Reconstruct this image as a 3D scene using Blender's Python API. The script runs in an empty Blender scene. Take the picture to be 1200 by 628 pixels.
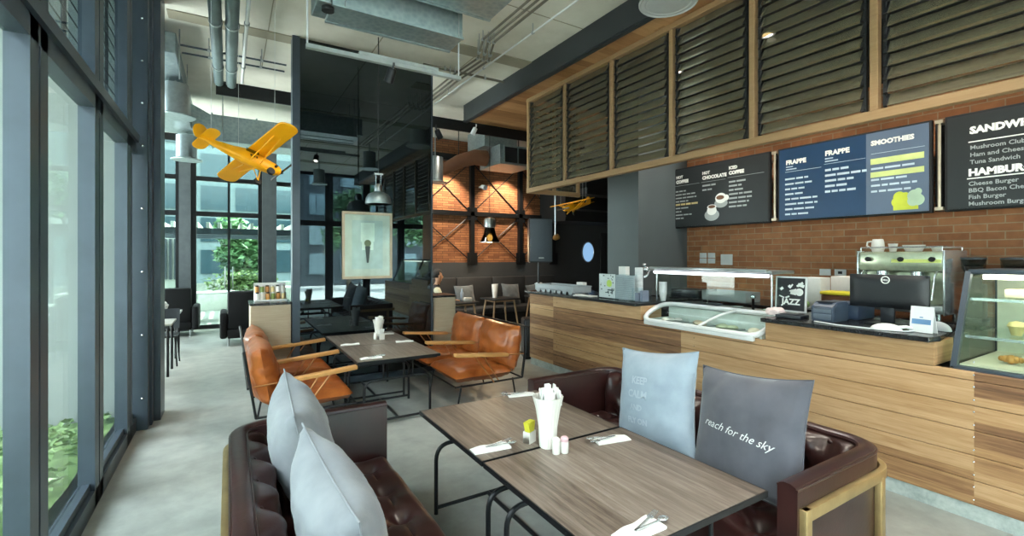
import bpy, bmesh, math, random
from mathutils import Vector, Matrix, noise
random.seed(7)
S = bpy.context.scene
COL = S.collection
PI = math.pi

# ------------------------------------------------------------------ helpers
def lin(h):
    h = h.lstrip('#')
    out = []
    for i in (0, 2, 4):
        c = int(h[i:i+2], 16) / 255
        out.append(c / 12.92 if c <= .04045 else ((c + .055) / 1.055) ** 2.4)
    return (*out, 1)

class MB:
    """collects shapes and links them as one mesh object"""
    def __init__(self):
        self.bm = bmesh.new()
    def add(self, other):
        me = bpy.data.meshes.new('tmp'); other.to_mesh(me); other.free()
        self.bm.from_mesh(me); bpy.data.meshes.remove(me)
    def box(self, c, s, R=None, bev=0, seg=2):
        b = bmesh.new()
        bmesh.ops.create_cube(b, size=1)
        for v in b.verts:
            v.co = Vector((v.co.x * s[0], v.co.y * s[1], v.co.z * s[2]))
        if bev:
            bmesh.ops.bevel(b, geom=list(b.edges), offset=min(bev, min(s) * .49), segments=seg, affect='EDGES', profile=.5)
        T = Matrix.Translation(Vector(c))
        if R is not None:
            T = T @ (R.to_4x4() if hasattr(R, 'to_4x4') else R)
        bmesh.ops.transform(b, matrix=T, verts=b.verts)
        self.add(b)
        return self
    def bb(self, x0, x1, y0, y1, z0, z1, bev=0, seg=2):
        return self.box(((x0 + x1) / 2, (y0 + y1) / 2, (z0 + z1) / 2), (abs(x1 - x0), abs(y1 - y0), abs(z1 - z0)), None, bev, seg)
    def bar(self, p0, p1, w, h, up=(0, 0, 1), bev=0):
        p0, p1 = Vector(p0), Vector(p1)
        d = (p1 - p0)
        L = d.length; d.normalize()
        u = Vector(up)
        sx = u.cross(d)
        if sx.length < 1e-5: sx = Vector((1, 0, 0)).cross(d)
        sx.normalize(); u = d.cross(sx)
        R = Matrix((d, sx, u)).transposed()
        return self.box((p0 + p1) / 2, (L, w, h), R, bev)
    def tube(self, pts, r, n=8, closed=False, rs=None):
        pts = [Vector(p) for p in pts]
        N = len(pts)
        rings = []
        t0 = None; up = None
        for i, p in enumerate(pts):
            if closed: t = pts[(i + 1) % N] - pts[i - 1]
            elif i == 0: t = pts[1] - pts[0]
            elif i == N - 1: t = pts[-1] - pts[-2]
            else: t = (pts[i + 1] - p).normalized() + (p - pts[i - 1]).normalized()
            t.normalize()
            if up is None:
                up = t.orthogonal().normalized()
            else:
                up = up - t * up.dot(t)
                if up.length < 1e-5: up = t.orthogonal()
                up.normalize()
            s = t.cross(up)
            rr = rs[i] if rs else r
            rings.append([self.bm.verts.new(p + (up * math.cos(a) + s * math.sin(a)) * rr) for a in [2 * PI * k / n for k in range(n)]])
        for i in range(N if closed else N - 1):
            A, B = rings[i], rings[(i + 1) % N]
            for k in range(n):
                self.bm.faces.new((A[k], A[(k + 1) % n], B[(k + 1) % n], B[k]))
        if not closed:
            self.bm.faces.new(rings[0][::-1]); self.bm.faces.new(rings[-1])
        return self
    def cyl(self, p0, p1, r0, r1=None, n=16):
        return self.tube([p0, p1], r0, n, rs=[r0, r0 if r1 is None else r1])
    def lathe(self, prof, c=(0, 0, 0), n=24, R=None, fn=None):
        c = Vector(c)
        rings = []
        for r, z in prof:
            ring = []
            for k in range(n):
                a = 2 * PI * k / n
                rr = r * (fn(a, z) if fn else 1)
                v = Vector((rr * math.cos(a), rr * math.sin(a), z))
                if R is not None: v = R @ v
                ring.append(self.bm.verts.new(c + v))
            rings.append(ring)
        for A, B in zip(rings, rings[1:]):
            for k in range(n):
                self.bm.faces.new((A[k], A[(k + 1) % n], B[(k + 1) % n], B[k]))
        if prof[0][0] > 1e-6: self.bm.faces.new(rings[0][::-1])
        if prof[-1][0] > 1e-6: self.bm.faces.new(rings[-1])
        return self
    def sphere(self, c, r, s=(1, 1, 1), n=16, m=10, R=None):
        prof = [(math.sin(PI * i / m) * r, -math.cos(PI * i / m) * r) for i in range(m + 1)]
        T = Matrix.Diagonal(Vector(s))
        if R is not None: T = R @ T
        b = MB(); b.lathe(prof, (0, 0, 0), n)
        bmesh.ops.remove_doubles(b.bm, verts=b.bm.verts, dist=1e-6)
        for v in b.bm.verts: v.co = T @ v.co + Vector(c)
        self.add(b.bm)
        return self
    def grid(self, fn, nu, nv, closed_u=False):
        V = [[self.bm.verts.new(Vector(fn(i / nu, j / nv))) for j in range(nv + 1)] for i in range(nu + (0 if closed_u else 1))]
        n = len(V)
        for i in range(nu):
            for j in range(nv):
                self.bm.faces.new((V[i][j], V[(i + 1) % n][j], V[(i + 1) % n][j + 1], V[i][j + 1]))
        return V
    def prism(self, pts, h, T=None):
        """closed 2-D outline (x, y) raised from 0 to h, then mapped by T"""
        T = T or Matrix.Identity(4)
        A = [self.bm.verts.new(T @ Vector((x, y, 0))) for x, y in pts]
        B = [self.bm.verts.new(T @ Vector((x, y, h))) for x, y in pts]
        n = len(A)
        for k in range(n):
            self.bm.faces.new((A[k], A[(k + 1) % n], B[(k + 1) % n], B[k]))
        self.bm.faces.new(A[::-1]); self.bm.faces.new(B)
        return self
    def build(self, name, mat=None, parent=None, smooth=True, ang=38, weld=True):
        bm = self.bm
        if weld: bmesh.ops.remove_doubles(bm, verts=bm.verts, dist=1e-6)
        bmesh.ops.recalc_face_normals(bm, faces=bm.faces)
        if smooth:
            lim = math.radians(ang)
            for f in bm.faces: f.smooth = True
            for e in bm.edges:
                if len(e.link_faces) == 2 and e.calc_face_angle(0) > lim: e.smooth = False
        me = bpy.data.meshes.new(name)
        bm.to_mesh(me); bm.free()
        o = bpy.data.objects.new(name, me)
        COL.objects.link(o)
        if mat: me.materials.append(mat)
        if parent: o.parent = parent
        return o

def tag(o, label=None, cat=None, group=None, kind=None):
    if label: o['label'] = label
    if cat: o['category'] = cat
    if group: o['group'] = group
    if kind: o['kind'] = kind
    return o
def thing(name, label, cat, loc=(0, 0, 0), rz=0, group=None, rot=None):
    o = bpy.data.objects.new(name, None)
    COL.objects.link(o)
    o.empty_display_size = .1
    o.location = loc
    o.rotation_euler = rot if rot else (0, 0, rz)
    return tag(o, label, cat, group)
def dup(root, loc, rz=None, label=None, group=None, rot=None):
    r = root.copy(); COL.objects.link(r); r.location = loc
    if rz is not None: r.rotation_euler = (0, 0, rz)
    if rot is not None: r.rotation_euler = rot
    if label: r['label'] = label
    if group: r['group'] = group
    for ch in list(root.children):
        c = ch.copy(); COL.objects.link(c); c.parent = r
        for g in list(ch.children):
            d = g.copy(); COL.objects.link(d); d.parent = c
    return r
def struct(name, mb, mat, smooth=False, label=None):
    o = mb.build(name, mat, None, smooth)
    o['kind'] = 'structure'
    o['label'] = label or name.replace('_', ' ')
    return o

# ------------------------------------------------------------------ materials
class N:
    """thin wrapper for node trees"""
    def __init__(self, name):
        self.m = bpy.data.materials.new(name); self.m.use_nodes = True
        self.t = self.m.node_tree; self.t.nodes.clear()
        self.out = self.t.nodes.new('ShaderNodeOutputMaterial')
    def n(self, typ, ins=None, **props):
        x = self.t.nodes.new('ShaderNode' + typ)
        for k, v in props.items(): setattr(x, k, v)
        for k, v in (ins or {}).items():
            s = x.inputs[k]
            if hasattr(v, 'is_linked') or isinstance(v, bpy.types.NodeSocket): self.t.links.new(v, s)
            else: s.default_value = v
        return x
    def link(self, a, b): self.t.links.new(a, b)
    def coord(self, scale=(1, 1, 1), which='Object', rot=(0, 0, 0), loc=(0, 0, 0)):
        tc = self.n('TexCoord')
        mp = self.n('Mapping', {'Vector': tc.outputs[which], 'Scale': scale, 'Rotation': rot, 'Location': loc})
        return mp.outputs[0]
    def ramp(self, fac, stops, interp='LINEAR'):
        r = self.n('ValToRGB', {'Fac': fac})
        r.color_ramp.interpolation = interp
        el = r.color_ramp.elements
        while len(el) < len(stops): el.new(.5)
        for e, (p, c) in zip(el, stops):
            e.position = p; e.color = c if len(c) == 4 else (*c, 1)
        return r.outputs[0]
    def noise(self, vec, scale, detail=4, rough=.6, dist=0):
        return self.n('TexNoise', {'Vector': vec, 'Scale': scale, 'Detail': detail, 'Roughness': rough, 'Distortion': dist}).outputs['Fac']
    def mix(self, fac, a, b, mode='MIX'):
        x = self.n('Mix', data_type='RGBA', blend_type=mode)
        for i, v in ((0, fac), (6, a), (7, b)):
            s = x.inputs[i]
            if isinstance(v, bpy.types.NodeSocket): self.t.links.new(v, s)
            else: s.default_value = v
        return x.outputs[2]
    def math(self, op, a, b=0.0, c=0.0):
        x = self.n('Math', operation=op)
        for i, v in ((0, a), (1, b), (2, c)):
            if isinstance(v, bpy.types.NodeSocket): self.t.links.new(v, x.inputs[i])
            else: x.inputs[i].default_value = v
        return x.outputs[0]
    def principled(self, col, rough=.5, metal=0, spec=.5, bump=None, bstr=.3, bdist=.01, **kw):
        ins = {'Base Color': col, 'Roughness': rough, 'Metallic': metal, 'Specular IOR Level': spec}
        ins.update(kw)
        p = self.n('BsdfPrincipled', ins)
        if bump is not None:
            b = self.n('Bump', {'Height': bump, 'Strength': bstr, 'Distance': bdist})
            self.link(b.outputs[0], p.inputs['Normal'])
        self.link(p.outputs[0], self.out.inputs[0])
        return self.m

_cache = {}
def M(hexcol, rough=.5, metal=0, var=.12, scale=6, spec=.5, bscale=None, bstr=.15, name=None):
    """plain coloured surface with a little mottling"""
    key = (hexcol, rough, metal, var, scale, spec, bscale, bstr)
    if key in _cache: return _cache[key]
    k = N(name or ('surface_' + hexcol.strip('#')))
    v = k.coord()
    f = k.noise(v, scale, 3)
    c = lin(hexcol)
    lo = tuple(x * (1 - var) for x in c[:3]) + (1,); hi = tuple(min(1, x * (1 + var)) for x in c[:3]) + (1,)
    col = k.ramp(f, [(.3, lo), (.7, hi)])
    b = k.noise(v, bscale, 3) if bscale else None
    _cache[key] = k.principled(col, rough, metal, spec, b, bstr)
    return _cache[key]
def emis(hexcol, strength):
    k = N('lamp_glow_' + hexcol.strip('#'))
    e = k.n('Emission', {'Color': lin(hexcol), 'Strength': strength})
    k.link(e.outputs[0], k.out.inputs[0])
    return k.m
def schlick(k, ior):
    """reflectance of a thin sheet, the same from both sides"""
    lw = k.n('LayerWeight', {'Blend': .5})
    f0 = ((ior - 1) / (ior + 1)) ** 2
    return k.math('MULTIPLY_ADD', k.math('POWER', lw.outputs['Facing'], 5.0), 1 - f0, f0)
def glass(name, tint='#f0f6f4', refl=1.0, rough=0.0, ior=1.45):
    """thin clear sheet: straight-through light plus a Fresnel reflection"""
    k = N(name)
    tr = k.n('BsdfTransparent', {'Color': lin(tint)})
    gl = k.n('BsdfGlossy', {'Color': (1, 1, 1, 1), 'Roughness': rough})
    f = k.math('MULTIPLY', schlick(k, ior), refl)
    mx = k.n('MixShader', {0: f, 1: tr.outputs[0], 2: gl.outputs[0]})
    k.link(mx.outputs[0], k.out.inputs[0])
    return k.m

def planks(name, stops, ph, plen, across='Z', along='Y', grain=1.0, rough=.55, stagger=.618, origin=0.0, spec=.3, tone=.5):
    """boards: every board its own tone, grain along its length"""
    k = N(name)
    tc = k.n('TexCoord'); sp = k.n('SeparateXYZ', {0: tc.outputs['Object']})
    a, l = sp.outputs[across], sp.outputs[along]
    row = k.math('FLOOR', k.math('DIVIDE', a, ph))
    off = k.math('MULTIPLY', k.math('FRACT', k.math('MULTIPLY', row, stagger)), plen)
    ci = k.math('FLOOR', k.math('DIVIDE', k.math('ADD', k.math('SUBTRACT', l, origin), off), plen))
    cv = k.n('CombineXYZ', {0: row, 1: ci, 2: 3.7})
    wn = k.n('TexWhiteNoise', {'Vector': cv.outputs[0]}, noise_dimensions='3D')
    shift = k.math('MULTIPLY', wn.outputs['Value'], 40)
    gv = k.n('CombineXYZ', {0: k.math('ADD', k.math('MULTIPLY', l, 1.1), shift), 1: k.math('MULTIPLY', a, 16), 2: shift})
    g1 = k.noise(gv.outputs[0], 2.2 * grain, 6, .65, .6)
    gv2 = k.n('CombineXYZ', {0: k.math('ADD', k.math('MULTIPLY', l, 3), shift), 1: k.math('MULTIPLY', a, 90), 2: 0.0})
    g2 = k.noise(gv2.outputs[0], 2, 3)
    f = k.math('ADD', k.math('MULTIPLY', wn.outputs['Value'], tone), k.math('MULTIPLY', g1, 1 - tone))
    f = k.math('ADD', f, k.math('MULTIPLY', k.math('SUBTRACT', g2, .5), .18))
    col = k.ramp(f, stops)
    return k.principled(col, rough, 0, spec, g2, .12, .004)

def brick(name, c1, c2, mortar, bw=.23, bh=.075, horiz='Y', rough=.8, msize=.006):
    k = N(name)
    tc = k.n('TexCoord'); sp = k.n('SeparateXYZ', {0: tc.outputs['Object']})
    cv = k.n('CombineXYZ', {0: sp.outputs[horiz], 1: sp.outputs['Z'], 2: 0.0})
    bt = k.n('TexBrick', {'Vector': cv.outputs[0], 'Color1': lin(c1), 'Color2': lin(c2), 'Mortar': lin(mortar), 'Scale': 1.0,
                          'Mortar Size': msize, 'Mortar Smooth': .3, 'Bias': 0.0, 'Brick Width': bw, 'Row Height': bh})
    nz = k.noise(tc.outputs['Object'], 9, 5)
    col = k.mix(.5, bt.outputs['Color'], k.ramp(nz, [(.3, (.55, .55, .55)), (.7, (1.1, 1.1, 1.1))]), 'MULTIPLY')
    h = k.math('SUBTRACT', k.math('MULTIPLY', nz, .25), bt.outputs['Fac'])
    return k.principled(col, rough, 0, .25, h, .5, .006)

def concrete(name, stops, scale=.9, rough=.5, bstr=.1, streak=None, spec=.4):
    k = N(name)
    v = k.coord()
    a = k.noise(v, scale, 8, .62, .4)
    b = k.noise(v, scale * 7, 5, .6)
    f = k.math('ADD', k.math('MULTIPLY', a, .7), k.math('MULTIPLY', b, .3))
    col = k.ramp(f, stops)
    rr = k.ramp(a, [(.3, (rough * .8,) * 3), (.7, (min(1, rough * 1.25),) * 3)])
    return k.principled(col, rr, 0, spec, b, bstr, .003)

def leather(name, c0, c1, rough=.35, spec=.5, wear=None):
    k = N(name)
    v = k.coord()
    a = k.noise(v, 5, 6, .6, .5)
    stops = [(.3, lin(c0)), (.72, lin(c1))]
    col = k.ramp(a, stops)
    vo = k.n('TexVoronoi', {'Vector': v, 'Scale': 190.0})
    fold = k.noise(v, 9, 3, .5, 1.2)
    h = k.math('ADD', k.math('MULTIPLY', vo.outputs['Distance'], .12), k.math('MULTIPLY', fold, .6))
    return k.principled(col, rough, 0, spec, h, .25, .006)

def fabric(name, c0, c1, rough=.9):
    k = N(name)
    v = k.coord()
    w = k.n('TexWave', {'Vector': v, 'Scale': 160.0, 'Distortion': 1.0}, bands_direction='DIAGONAL')
    a = k.noise(v, 4, 4)
    col = k.ramp(a, [(.3, lin(c0)), (.7, lin(c1))])
    h = k.math('ADD', k.math('MULTIPLY', w.outputs['Fac'], .1), k.math('MULTIPLY', k.noise(v, 7, 3), .5))
    return k.principled(col, rough, 0, .2, h, .25, .005, **{'Sheen Weight': .3})

def galv(name, c0='#87979a', c1='#a9b6b6', rough=.42):
    k = N(name)
    v = k.coord()
    vo = k.n('TexVoronoi', {'Vector': v, 'Scale': 22.0})
    a = k.noise(v, 2.5, 4)
    f = k.math('ADD', k.math('MULTIPLY', vo.outputs['Distance'], .4), k.math('MULTIPLY', a, .6))
    return k.principled(k.ramp(f, [(.25, lin(c0)), (.75, lin(c1))]), rough, .75, .5)

MT = dict(
    floor=concrete('polished_concrete', [(.28, lin('#696c68')), (.5, lin('#8f928d')), (.72, lin('#b0b2ac'))], .8, .42, .08),
    ceiling=concrete('cast_concrete', [(.25, lin('#bdb8a8')), (.5, lin('#d6d2c4')), (.75, lin('#e6e3d8'))], .6, .8, .15),
    ceiling_strip=concrete('cast_concrete_groove', [(.25, lin('#8d8673')), (.75, lin('#a59d8a'))], 1, .8, .1),
    plinth=concrete('terrazzo_skirting', [(.3, lin('#7f8a88')), (.5, lin('#a3aeab')), (.7, lin('#c3cbc6'))], 6, .45, .1),
    brick=brick('brick_courses', '#a8724e', '#935f3f', '#a1866a', .235, .075),
    brick_far=brick('thin_brick_courses', '#a8744f', '#84553a', '#5d4030', .3, .055, 'X'),
    wood_counter=planks('recycled_wood_boards', [(.2, lin('#523a2a')), (.38, lin('#836044')), (.54, lin('#a58059')), (.75, lin('#bf9d77'))], .155, 2.2, rough=.5, stagger=0.0, origin=.99, tone=.42),
    wood_soffit=planks('soffit_boards', [(.2, lin('#76512f')), (.5, lin('#9a7048')), (.8, lin('#b48b60'))], .14, 1.8, 'Y', 'X', rough=.55),
    wood_frame=planks('oak_frame', [(.2, lin('#785b3e')), (.5, lin('#927351')), (.8, lin('#a58763'))], 9, 9, 'Z', 'Y', rough=.5),
    wood_arm=planks('arm_wood', [(.2, lin('#9a6a38')), (.5, lin('#bd8a52')), (.8, lin('#d3a56c'))], 9, 9, 'Y', 'X', rough=.45),
    wood_table=planks('greyed_tabletop_boards', [(.2, lin('#2e2520')), (.38, lin('#54483f')), (.55, lin('#71655b')), (.78, lin('#8f857b'))], .118, 9, 'X', 'Y', 1.3, .4, spec=.45, tone=.3),
    wood_cabinet=planks('pale_cabinet_veneer', [(.2, lin('#8f816c')), (.5, lin('#a99b85')), (.8, lin('#bdb09a'))], 9, 9, 'Z', 'X', 1.6, .5),
    wood_leg=planks('light_leg_wood', [(.2, lin('#8d6f51')), (.8, lin('#b79b7c'))], 9, 9, 'X', 'Z', 1, .5),
    steel=M('#404a54', .38, .35, .1, 5, name='painted_steel'),
    steel_black=M('#15171a', .42, .3, .1, 6, name='black_steel'),
    matt_black=M('#111214', .7, 0, .15, 5, name='matt_black_paint'),
    dark_wall=M('#35383b', .75, 0, .08, 2, name='charcoal_wall_paint'),
    column=M('#545a5c', .7, 0, .06, 1.5, name='grey_column_paint'),
    fascia=M('#33373a', .5, .2, .1, 2, name='charcoal_fascia'),
    stone_black=M('#1d1e20', .25, 0, .3, 30, name='black_worktop_stone'),
    leather_brown=leather('oxblood_leather', '#241211', '#361c1a', .28),
    leather_tan=leather('tan_leather', '#83401a', '#b4662e', .3),
    pillow_light=fabric('light_grey_linen', '#6e7279', '#84898f'),
    pillow_blue=fabric('pale_blue_linen', '#8796a5', '#9dabb8'),
    pillow_dark=fabric('charcoal_linen', '#494a52', '#595a63'),
    pillow_far=fabric('slate_linen', '#4b5155', '#60666a'),
    brass=M('#b59c6e', .35, .8, .15, 8, name='brushed_brass'),
    white=M('#d6d8d8', .5, 0, .04, 8, name='white_surface'),
    paper=M('#dcdcd9', .85, 0, .04, 20, name='white_paper'),
    ceramic=M('#d9d7d1', .2, 0, .03, 8, name='white_ceramic'),
    chrome=M('#d3d8da', .2, .75, .05, 8, name='bright_metal'),
    steel_brushed=M('#a7acad', .3, .9, .12, 14, name='brushed_metal'),
    galv=galv('galvanised_sheet'),
    galv_dark=galv('dull_galvanised_sheet', '#6d7c80', '#8c999b', .5),
    yellow=M('#f2a50c', .4, 0, .08, 4, name='yellow_gloss'),
    plastic_dark=M('#1b1f26', .38, 0, .1, 12, name='dark_plastic'),
    plastic_blue=M('#3a4656', .4, 0, .1, 12, name='blue_grey_plastic'),
    plastic_grey=M('#98a0a5', .5, 0, .06, 12, name='grey_plastic'),
    speaker=M('#3f4850', .65, 0, .12, 90, bscale=220, bstr=.4, name='speaker_grille_cloth'),
    board_black=M('#23282a', .45, 0, .05, 4, name='dark_sign_face'),
    board_blue=M('#1d3c5c', .4, 0, .1, 3, name='blue_sign_face'),
    board_slate=M('#5b6b80', .4, 0, .06, 3, name='slate_sign_face'),
    letter=M('#e6e8e4', .6, 0, .02, 8, name='white_print'),
    letter_dim=M('#9fa6a6', .6, 0, .02, 8, name='grey_print'),
    glass=glass('clear_pane', '#f7fcfa', .35),
    glass_case=glass('case_pane', '#f4faf7', .6),
    glass_dark=glass('tinted_pane', '#cdd7da', .4),
    acrylic=glass('clear_acrylic', '#f8fbfc', .4),
)
k = N('smoked_mirror_glass')
_d = k.n('BsdfDiffuse', {'Color': (.004, .005, .006, 1)})
_g = k.n('BsdfGlossy', {'Color': (.75, .93, 1.0, 1), 'Roughness': .012})
_mx = k.n('MixShader', {0: k.math('MULTIPLY_ADD', schlick(k, 1.8), .75, .012), 1: _d.outputs[0], 2: _g.outputs[0]})
k.link(_mx.outputs[0], k.out.inputs[0])
MT['mirror'] = k.m
k = N('louvre_blade_glass')
_t0 = k.n('BsdfTransparent', {'Color': lin('#b0a68c')})
_d = k.n('BsdfDiffuse', {'Color': lin('#a89e84')})
_t = k.n('MixShader', {0: .28, 1: _t0.outputs[0], 2: _d.outputs[0]})
_g = k.n('BsdfGlossy', {'Color': (.9, .92, .88, 1), 'Roughness': .05})
_mx = k.n('MixShader', {0: k.math('ADD', schlick(k, 1.6), .06), 1: _t.outputs[0], 2: _g.outputs[0]})
k.link(_mx.outputs[0], k.out.inputs[0])
MT['louvre'] = k.m
k = N('leaf_green')
_v = k.coord()
_oi = k.noise(_v, 3, 3)
MT['leaf'] = k.principled(k.ramp(_oi, [(.3, lin('#4d673c')), (.55, lin('#75905b')), (.75, lin('#a9bd90'))]), .5, 0, .4)
k = N('leaf_dark')
_v = k.coord()
_oi = k.noise(_v, 2, 3)
MT['leaf_dark'] = k.principled(k.ramp(_oi, [(.3, lin('#2f5a38')), (.75, lin('#7fa874'))]), .5, 0, .4)

# text -> mesh (built-in face)
def text_bm(body, size, align='LEFT', bold=0.0, shear=0.0, width=1.0):
    cu = bpy.data.curves.new('lettering_source', 'FONT')
    cu.body = body; cu.size = size; cu.align_x = align; cu.offset = bold; cu.shear = shear
    cu.resolution_u = 2; cu.space_character = width
    o = bpy.data.objects.new('lettering_source', cu)
    COL.objects.link(o)
    dg = bpy.context.evaluated_depsgraph_get(); dg.update()
    me = bpy.data.meshes.new_from_object(o.evaluated_get(dg))
    bm = bmesh.new(); bm.from_mesh(me)
    bpy.data.meshes.remove(me); bpy.data.objects.remove(o); bpy.data.curves.remove(cu)
    return bm
def put_text(mb, body, size, T, **kw):
    b = text_bm(body, size, **kw)
    bmesh.ops.transform(b, matrix=T, verts=b.verts)
    mb.add(b)
def frame_T(o, u, v):
    """matrix sending local x, y to world directions u, v at o"""
    u = Vector(u).normalized(); v = Vector(v).normalized(); w = u.cross(v)
    R = Matrix((u, v, w)).transposed().to_4x4()
    return Matrix.Translation(Vector(o)) @ R
# ------------------------------------------------------------------ the setting
CZ = 4.35
struct('floor', MB().bb(-2.6, 9.8, -3.6, 12.75, -.12, 0), MT['floor'])
struct('ceiling', MB().bb(-2.7, 9.9, -3.7, 12.85, CZ, CZ + .2), MT['ceiling'])
cs = MB()
for x0, x1, y0, y1 in ((-.74, 3.6, 3.1, 3.34), (2.48, 3.6, 5.4, 5.66), (-.58, .74, 6.3, 6.52), (-.74, 3.6, .6, .84), (-.74, 3.6, -1.9, -1.66)):
    cs.bb(x0, x1, y0, y1, CZ - .012, CZ)
for y in (1.85, 4.3, -.6):
    cs.bb(-.74, 3.6, y, y + .012, CZ - .003, CZ)
for x in (.4, 1.62, 2.84):
    cs.bb(x, x + .012, -3.4, 7.55, CZ - .003, CZ)
struct('trim_1', cs, MT['ceiling_strip'], label='darker formwork bands across the concrete ceiling')
struct('ceiling_bar', MB().bb(4.02, 9.7, -3.5, 5.97, 4.072, 4.1), MT['matt_black'], label='dark painted ceiling behind the louvre screen')
struct('ceiling_soffit', MB().bb(3.67, 4.02, -3.5, 7.6, 4.07, 4.1).bb(4.02, 9.7, 5.97, 7.6, 4.07, 4.1), MT['wood_soffit'], label='timber boarded soffit above the bar')
struct('trim_2', MB().bb(3.6, 3.67, -3.5, 7.6, 4.04, CZ).bb(3.585, 3.6, -3.5, 7.6, 4.05, 4.075), MT['fascia'], label='charcoal fascia along the edge of the timber soffit')
struct('beam_far', MB().bb(-.15, 6.4, 7.6, 7.78, 3.93, 4.07).bb(-.15, 6.4, 7.6, 7.63, 3.88, 3.93), MT['steel_black'], label='black steel beam across the far end')
struct('wall_right', MB().bb(6.0, 6.2, -3.5, 4.73, 0, CZ), MT['brick'], label='brick wall behind the bar')
struct('wall_right_upper', MB().bb(5.7, 6.0, -3.5, 4.72, 3.5, 4.07), MT['matt_black'], label='dark bulkhead above the brick wall')
struct('column_bar', MB().bb(4.96, 6.2, 4.72, 5.35, 0, 4.07), MT['column'], label='grey painted column at the end of the bar')
struct('wall_bar_end', MB().bb(6.2, 9.8, 5.25, 5.35, 0, CZ), MT['dark_wall'])
struct('wall_far_right', MB().bb(9.7, 9.85, 5.35, 10.1, 0, CZ), MT['dark_wall'])
struct('wall_back', MB().bb(2.2, 7.35, 10.0, 10.15, 1.5, CZ), MT['brick_far'], label='thin brick wall behind the banquette')
struct('wall_back_dark', MB().bb(2.2, 7.35, 9.97, 10.15, 0, 1.5).bb(7.35, 9.8, 9.97, 10.15, 0, CZ), MT['dark_wall'], label='charcoal wall beside the thin brick wall')
struct('wall_back_side', MB().bb(2.1, 2.2, 10.0, 12.7, 0, CZ), MT['dark_wall'])
struct('trim_3', MB().bb(6.9, 9.7, 8.9, 9.97, 2.5, 4.07).bb(6.9, 9.7, 8.5, 8.9, 2.75, 2.9).bb(6.9, 9.7, 8.1, 8.5, 3.05, 3.2), MT['matt_black'], label='dark stepped bulkhead above the charcoal wall')
# steel cross bracing on the thin brick wall
st = MB()
for x in (3.55, 4.93, 6.28, 7.3):
    st.bb(x - .05, x + .05, 9.9, 10.0, 1.5, CZ)
    for z in (1.5, 2.65):
        st.box((x, 9.93, z + (.08 if z < 2 else 0)), (.26, .02, .3), None)
st.bb(3.0, 7.35, 9.9, 9.99, 2.6, 2.7)
st.bb(3.0, 7.35, 9.88, 9.99, 3.85, 4.0)
for a, b in ((3.55, 4.93), (4.93, 6.28), (6.28, 7.3)):
    for z0, z1 in ((1.55, 2.6), (2.7, 3.85)):
        st.tube([(a + .04, 9.96, z0), (b - .04, 9.96, z1)], .012, 6)
        st.tube([(a + .04, 9.975, z1), (b - .04, 9.975, z0)], .012, 6)
struct('trim_4', st, MT['steel_black'], True, label='black steel cross bracing on the thin brick wall')
# smoked mirror partition
struct('wall_partition', MB().bb(.75, 2.47, 6.3, 6.42, 0, CZ), MT['mirror'], label='tall smoked mirror glass partition')
struct('trim_5', MB().bb(.665, .75, 6.26, 6.42, 0, CZ).bb(2.47, 2.49, 6.28, 6.42, 0, CZ).bb(.75, 2.47, 6.28, 6.3, 0, .08), MT['steel'], label='grey steel post and edge of the mirror partition')

# window wall beside the sofas
def window_bays(name, along, fixed, bounds, mull, out, zt=(2.62, 2.74), zs=.17, mw=.24, glassmat='glass', upper='glass_dark', depth=.055):
    """frame, lower panes and upper panes of one glazed wall; along = 'Y' or 'X', out = sign of the outside"""
    fr = MB()
    def B(mb, a0, a1, d0, d1, z0, z1):
        lo, hi = sorted((fixed + out * d0, fixed + out * d1))
        if along == 'Y': mb.bb(lo, hi, a0, a1, z0, z1)
        else: mb.bb(a0, a1, lo, hi, z0, z1)
    a0, a1 = bounds
    B(fr, a0, a1, 0, .085, 0, zs - .05)
    B(fr, a0, a1, .025, .085, zs - .05, zs)
    B(fr, a0, a1, 0, .085, zt[0], zt[1])
    B(fr, a0, a1, -.025, 0, zt[1] - .02, zt[1] + .05)
    B(fr, a0, a1, 0, .085, CZ - .1, CZ)
    for m in mull:
        B(fr, m - mw / 2, m - .012, .0, .085, 0, CZ)
        B(fr, m - .012, m + .012, .015, .085, 0, CZ)
        B(fr, m + .012, m + mw / 2, .0, .085, 0, CZ)
    o = struct(name, fr, MT['steel'])
    edges = [a0] + list(mull) + [a1]
    for i, (p, q) in enumerate(zip(edges, edges[1:])):
        lo, up = MB(), MB()
        B(lo, p + .02, q - .02, depth + .01, depth + .022, zs, zt[0])
        B(up, p + .02, q - .02, depth + .01, depth + .022, zt[1], CZ - .1)
        lo.build('lower_pane', MT[glassmat], o, False)
        up.build('upper_pane', MT[upper], o, False)
        bl = MB()
        z = zt[1] + .08
        while z < CZ - .12:
            B(bl, p + .05, q - .05, depth + .03, depth + .036, z, z + .005)
            z += .10
        for t in (.35, .68):
            c = p + (q - p) * t
            B(bl, c - .008, c + .008, depth + .03, depth + .05, zt[1], CZ - .1)
        bl.build('sunshade_slats', MT['steel_black'], o, False)
    return o
mull = [2.97 + 1.165 * i for i in range(-5, 2)] + [5.27]
w = window_bays('window_1', 'Y', -.745, (-3.5, 5.85), mull, -1)
w['label'] = 'tall steel framed window wall beside the brown sofa'
struct('column_window', MB().bb(-.9, -.66, 5.6, 5.72, 0, CZ).bb(-.78, -.585, 5.85, 6.2, 0, CZ).bb(-.9, -.64, 5.72, 5.85, 0, CZ), MT['steel'], label='dark steel column at the end of the window wall')
bolts = MB()
for z in (.3, .9, 1.5, 2.1, 2.7, 3.1, 3.5, 3.9):
    bolts.sphere((-.70, 5.598, z), .012, n=8, m=6)
struct('trim_6', bolts, MT['chrome'], True, label='bolt heads on the steel column')
w = window_bays('window_2', 'X', -3.5, (-.745, 6.0), [.4, 1.6, 2.8, 4.0, 5.2], -1)
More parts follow.
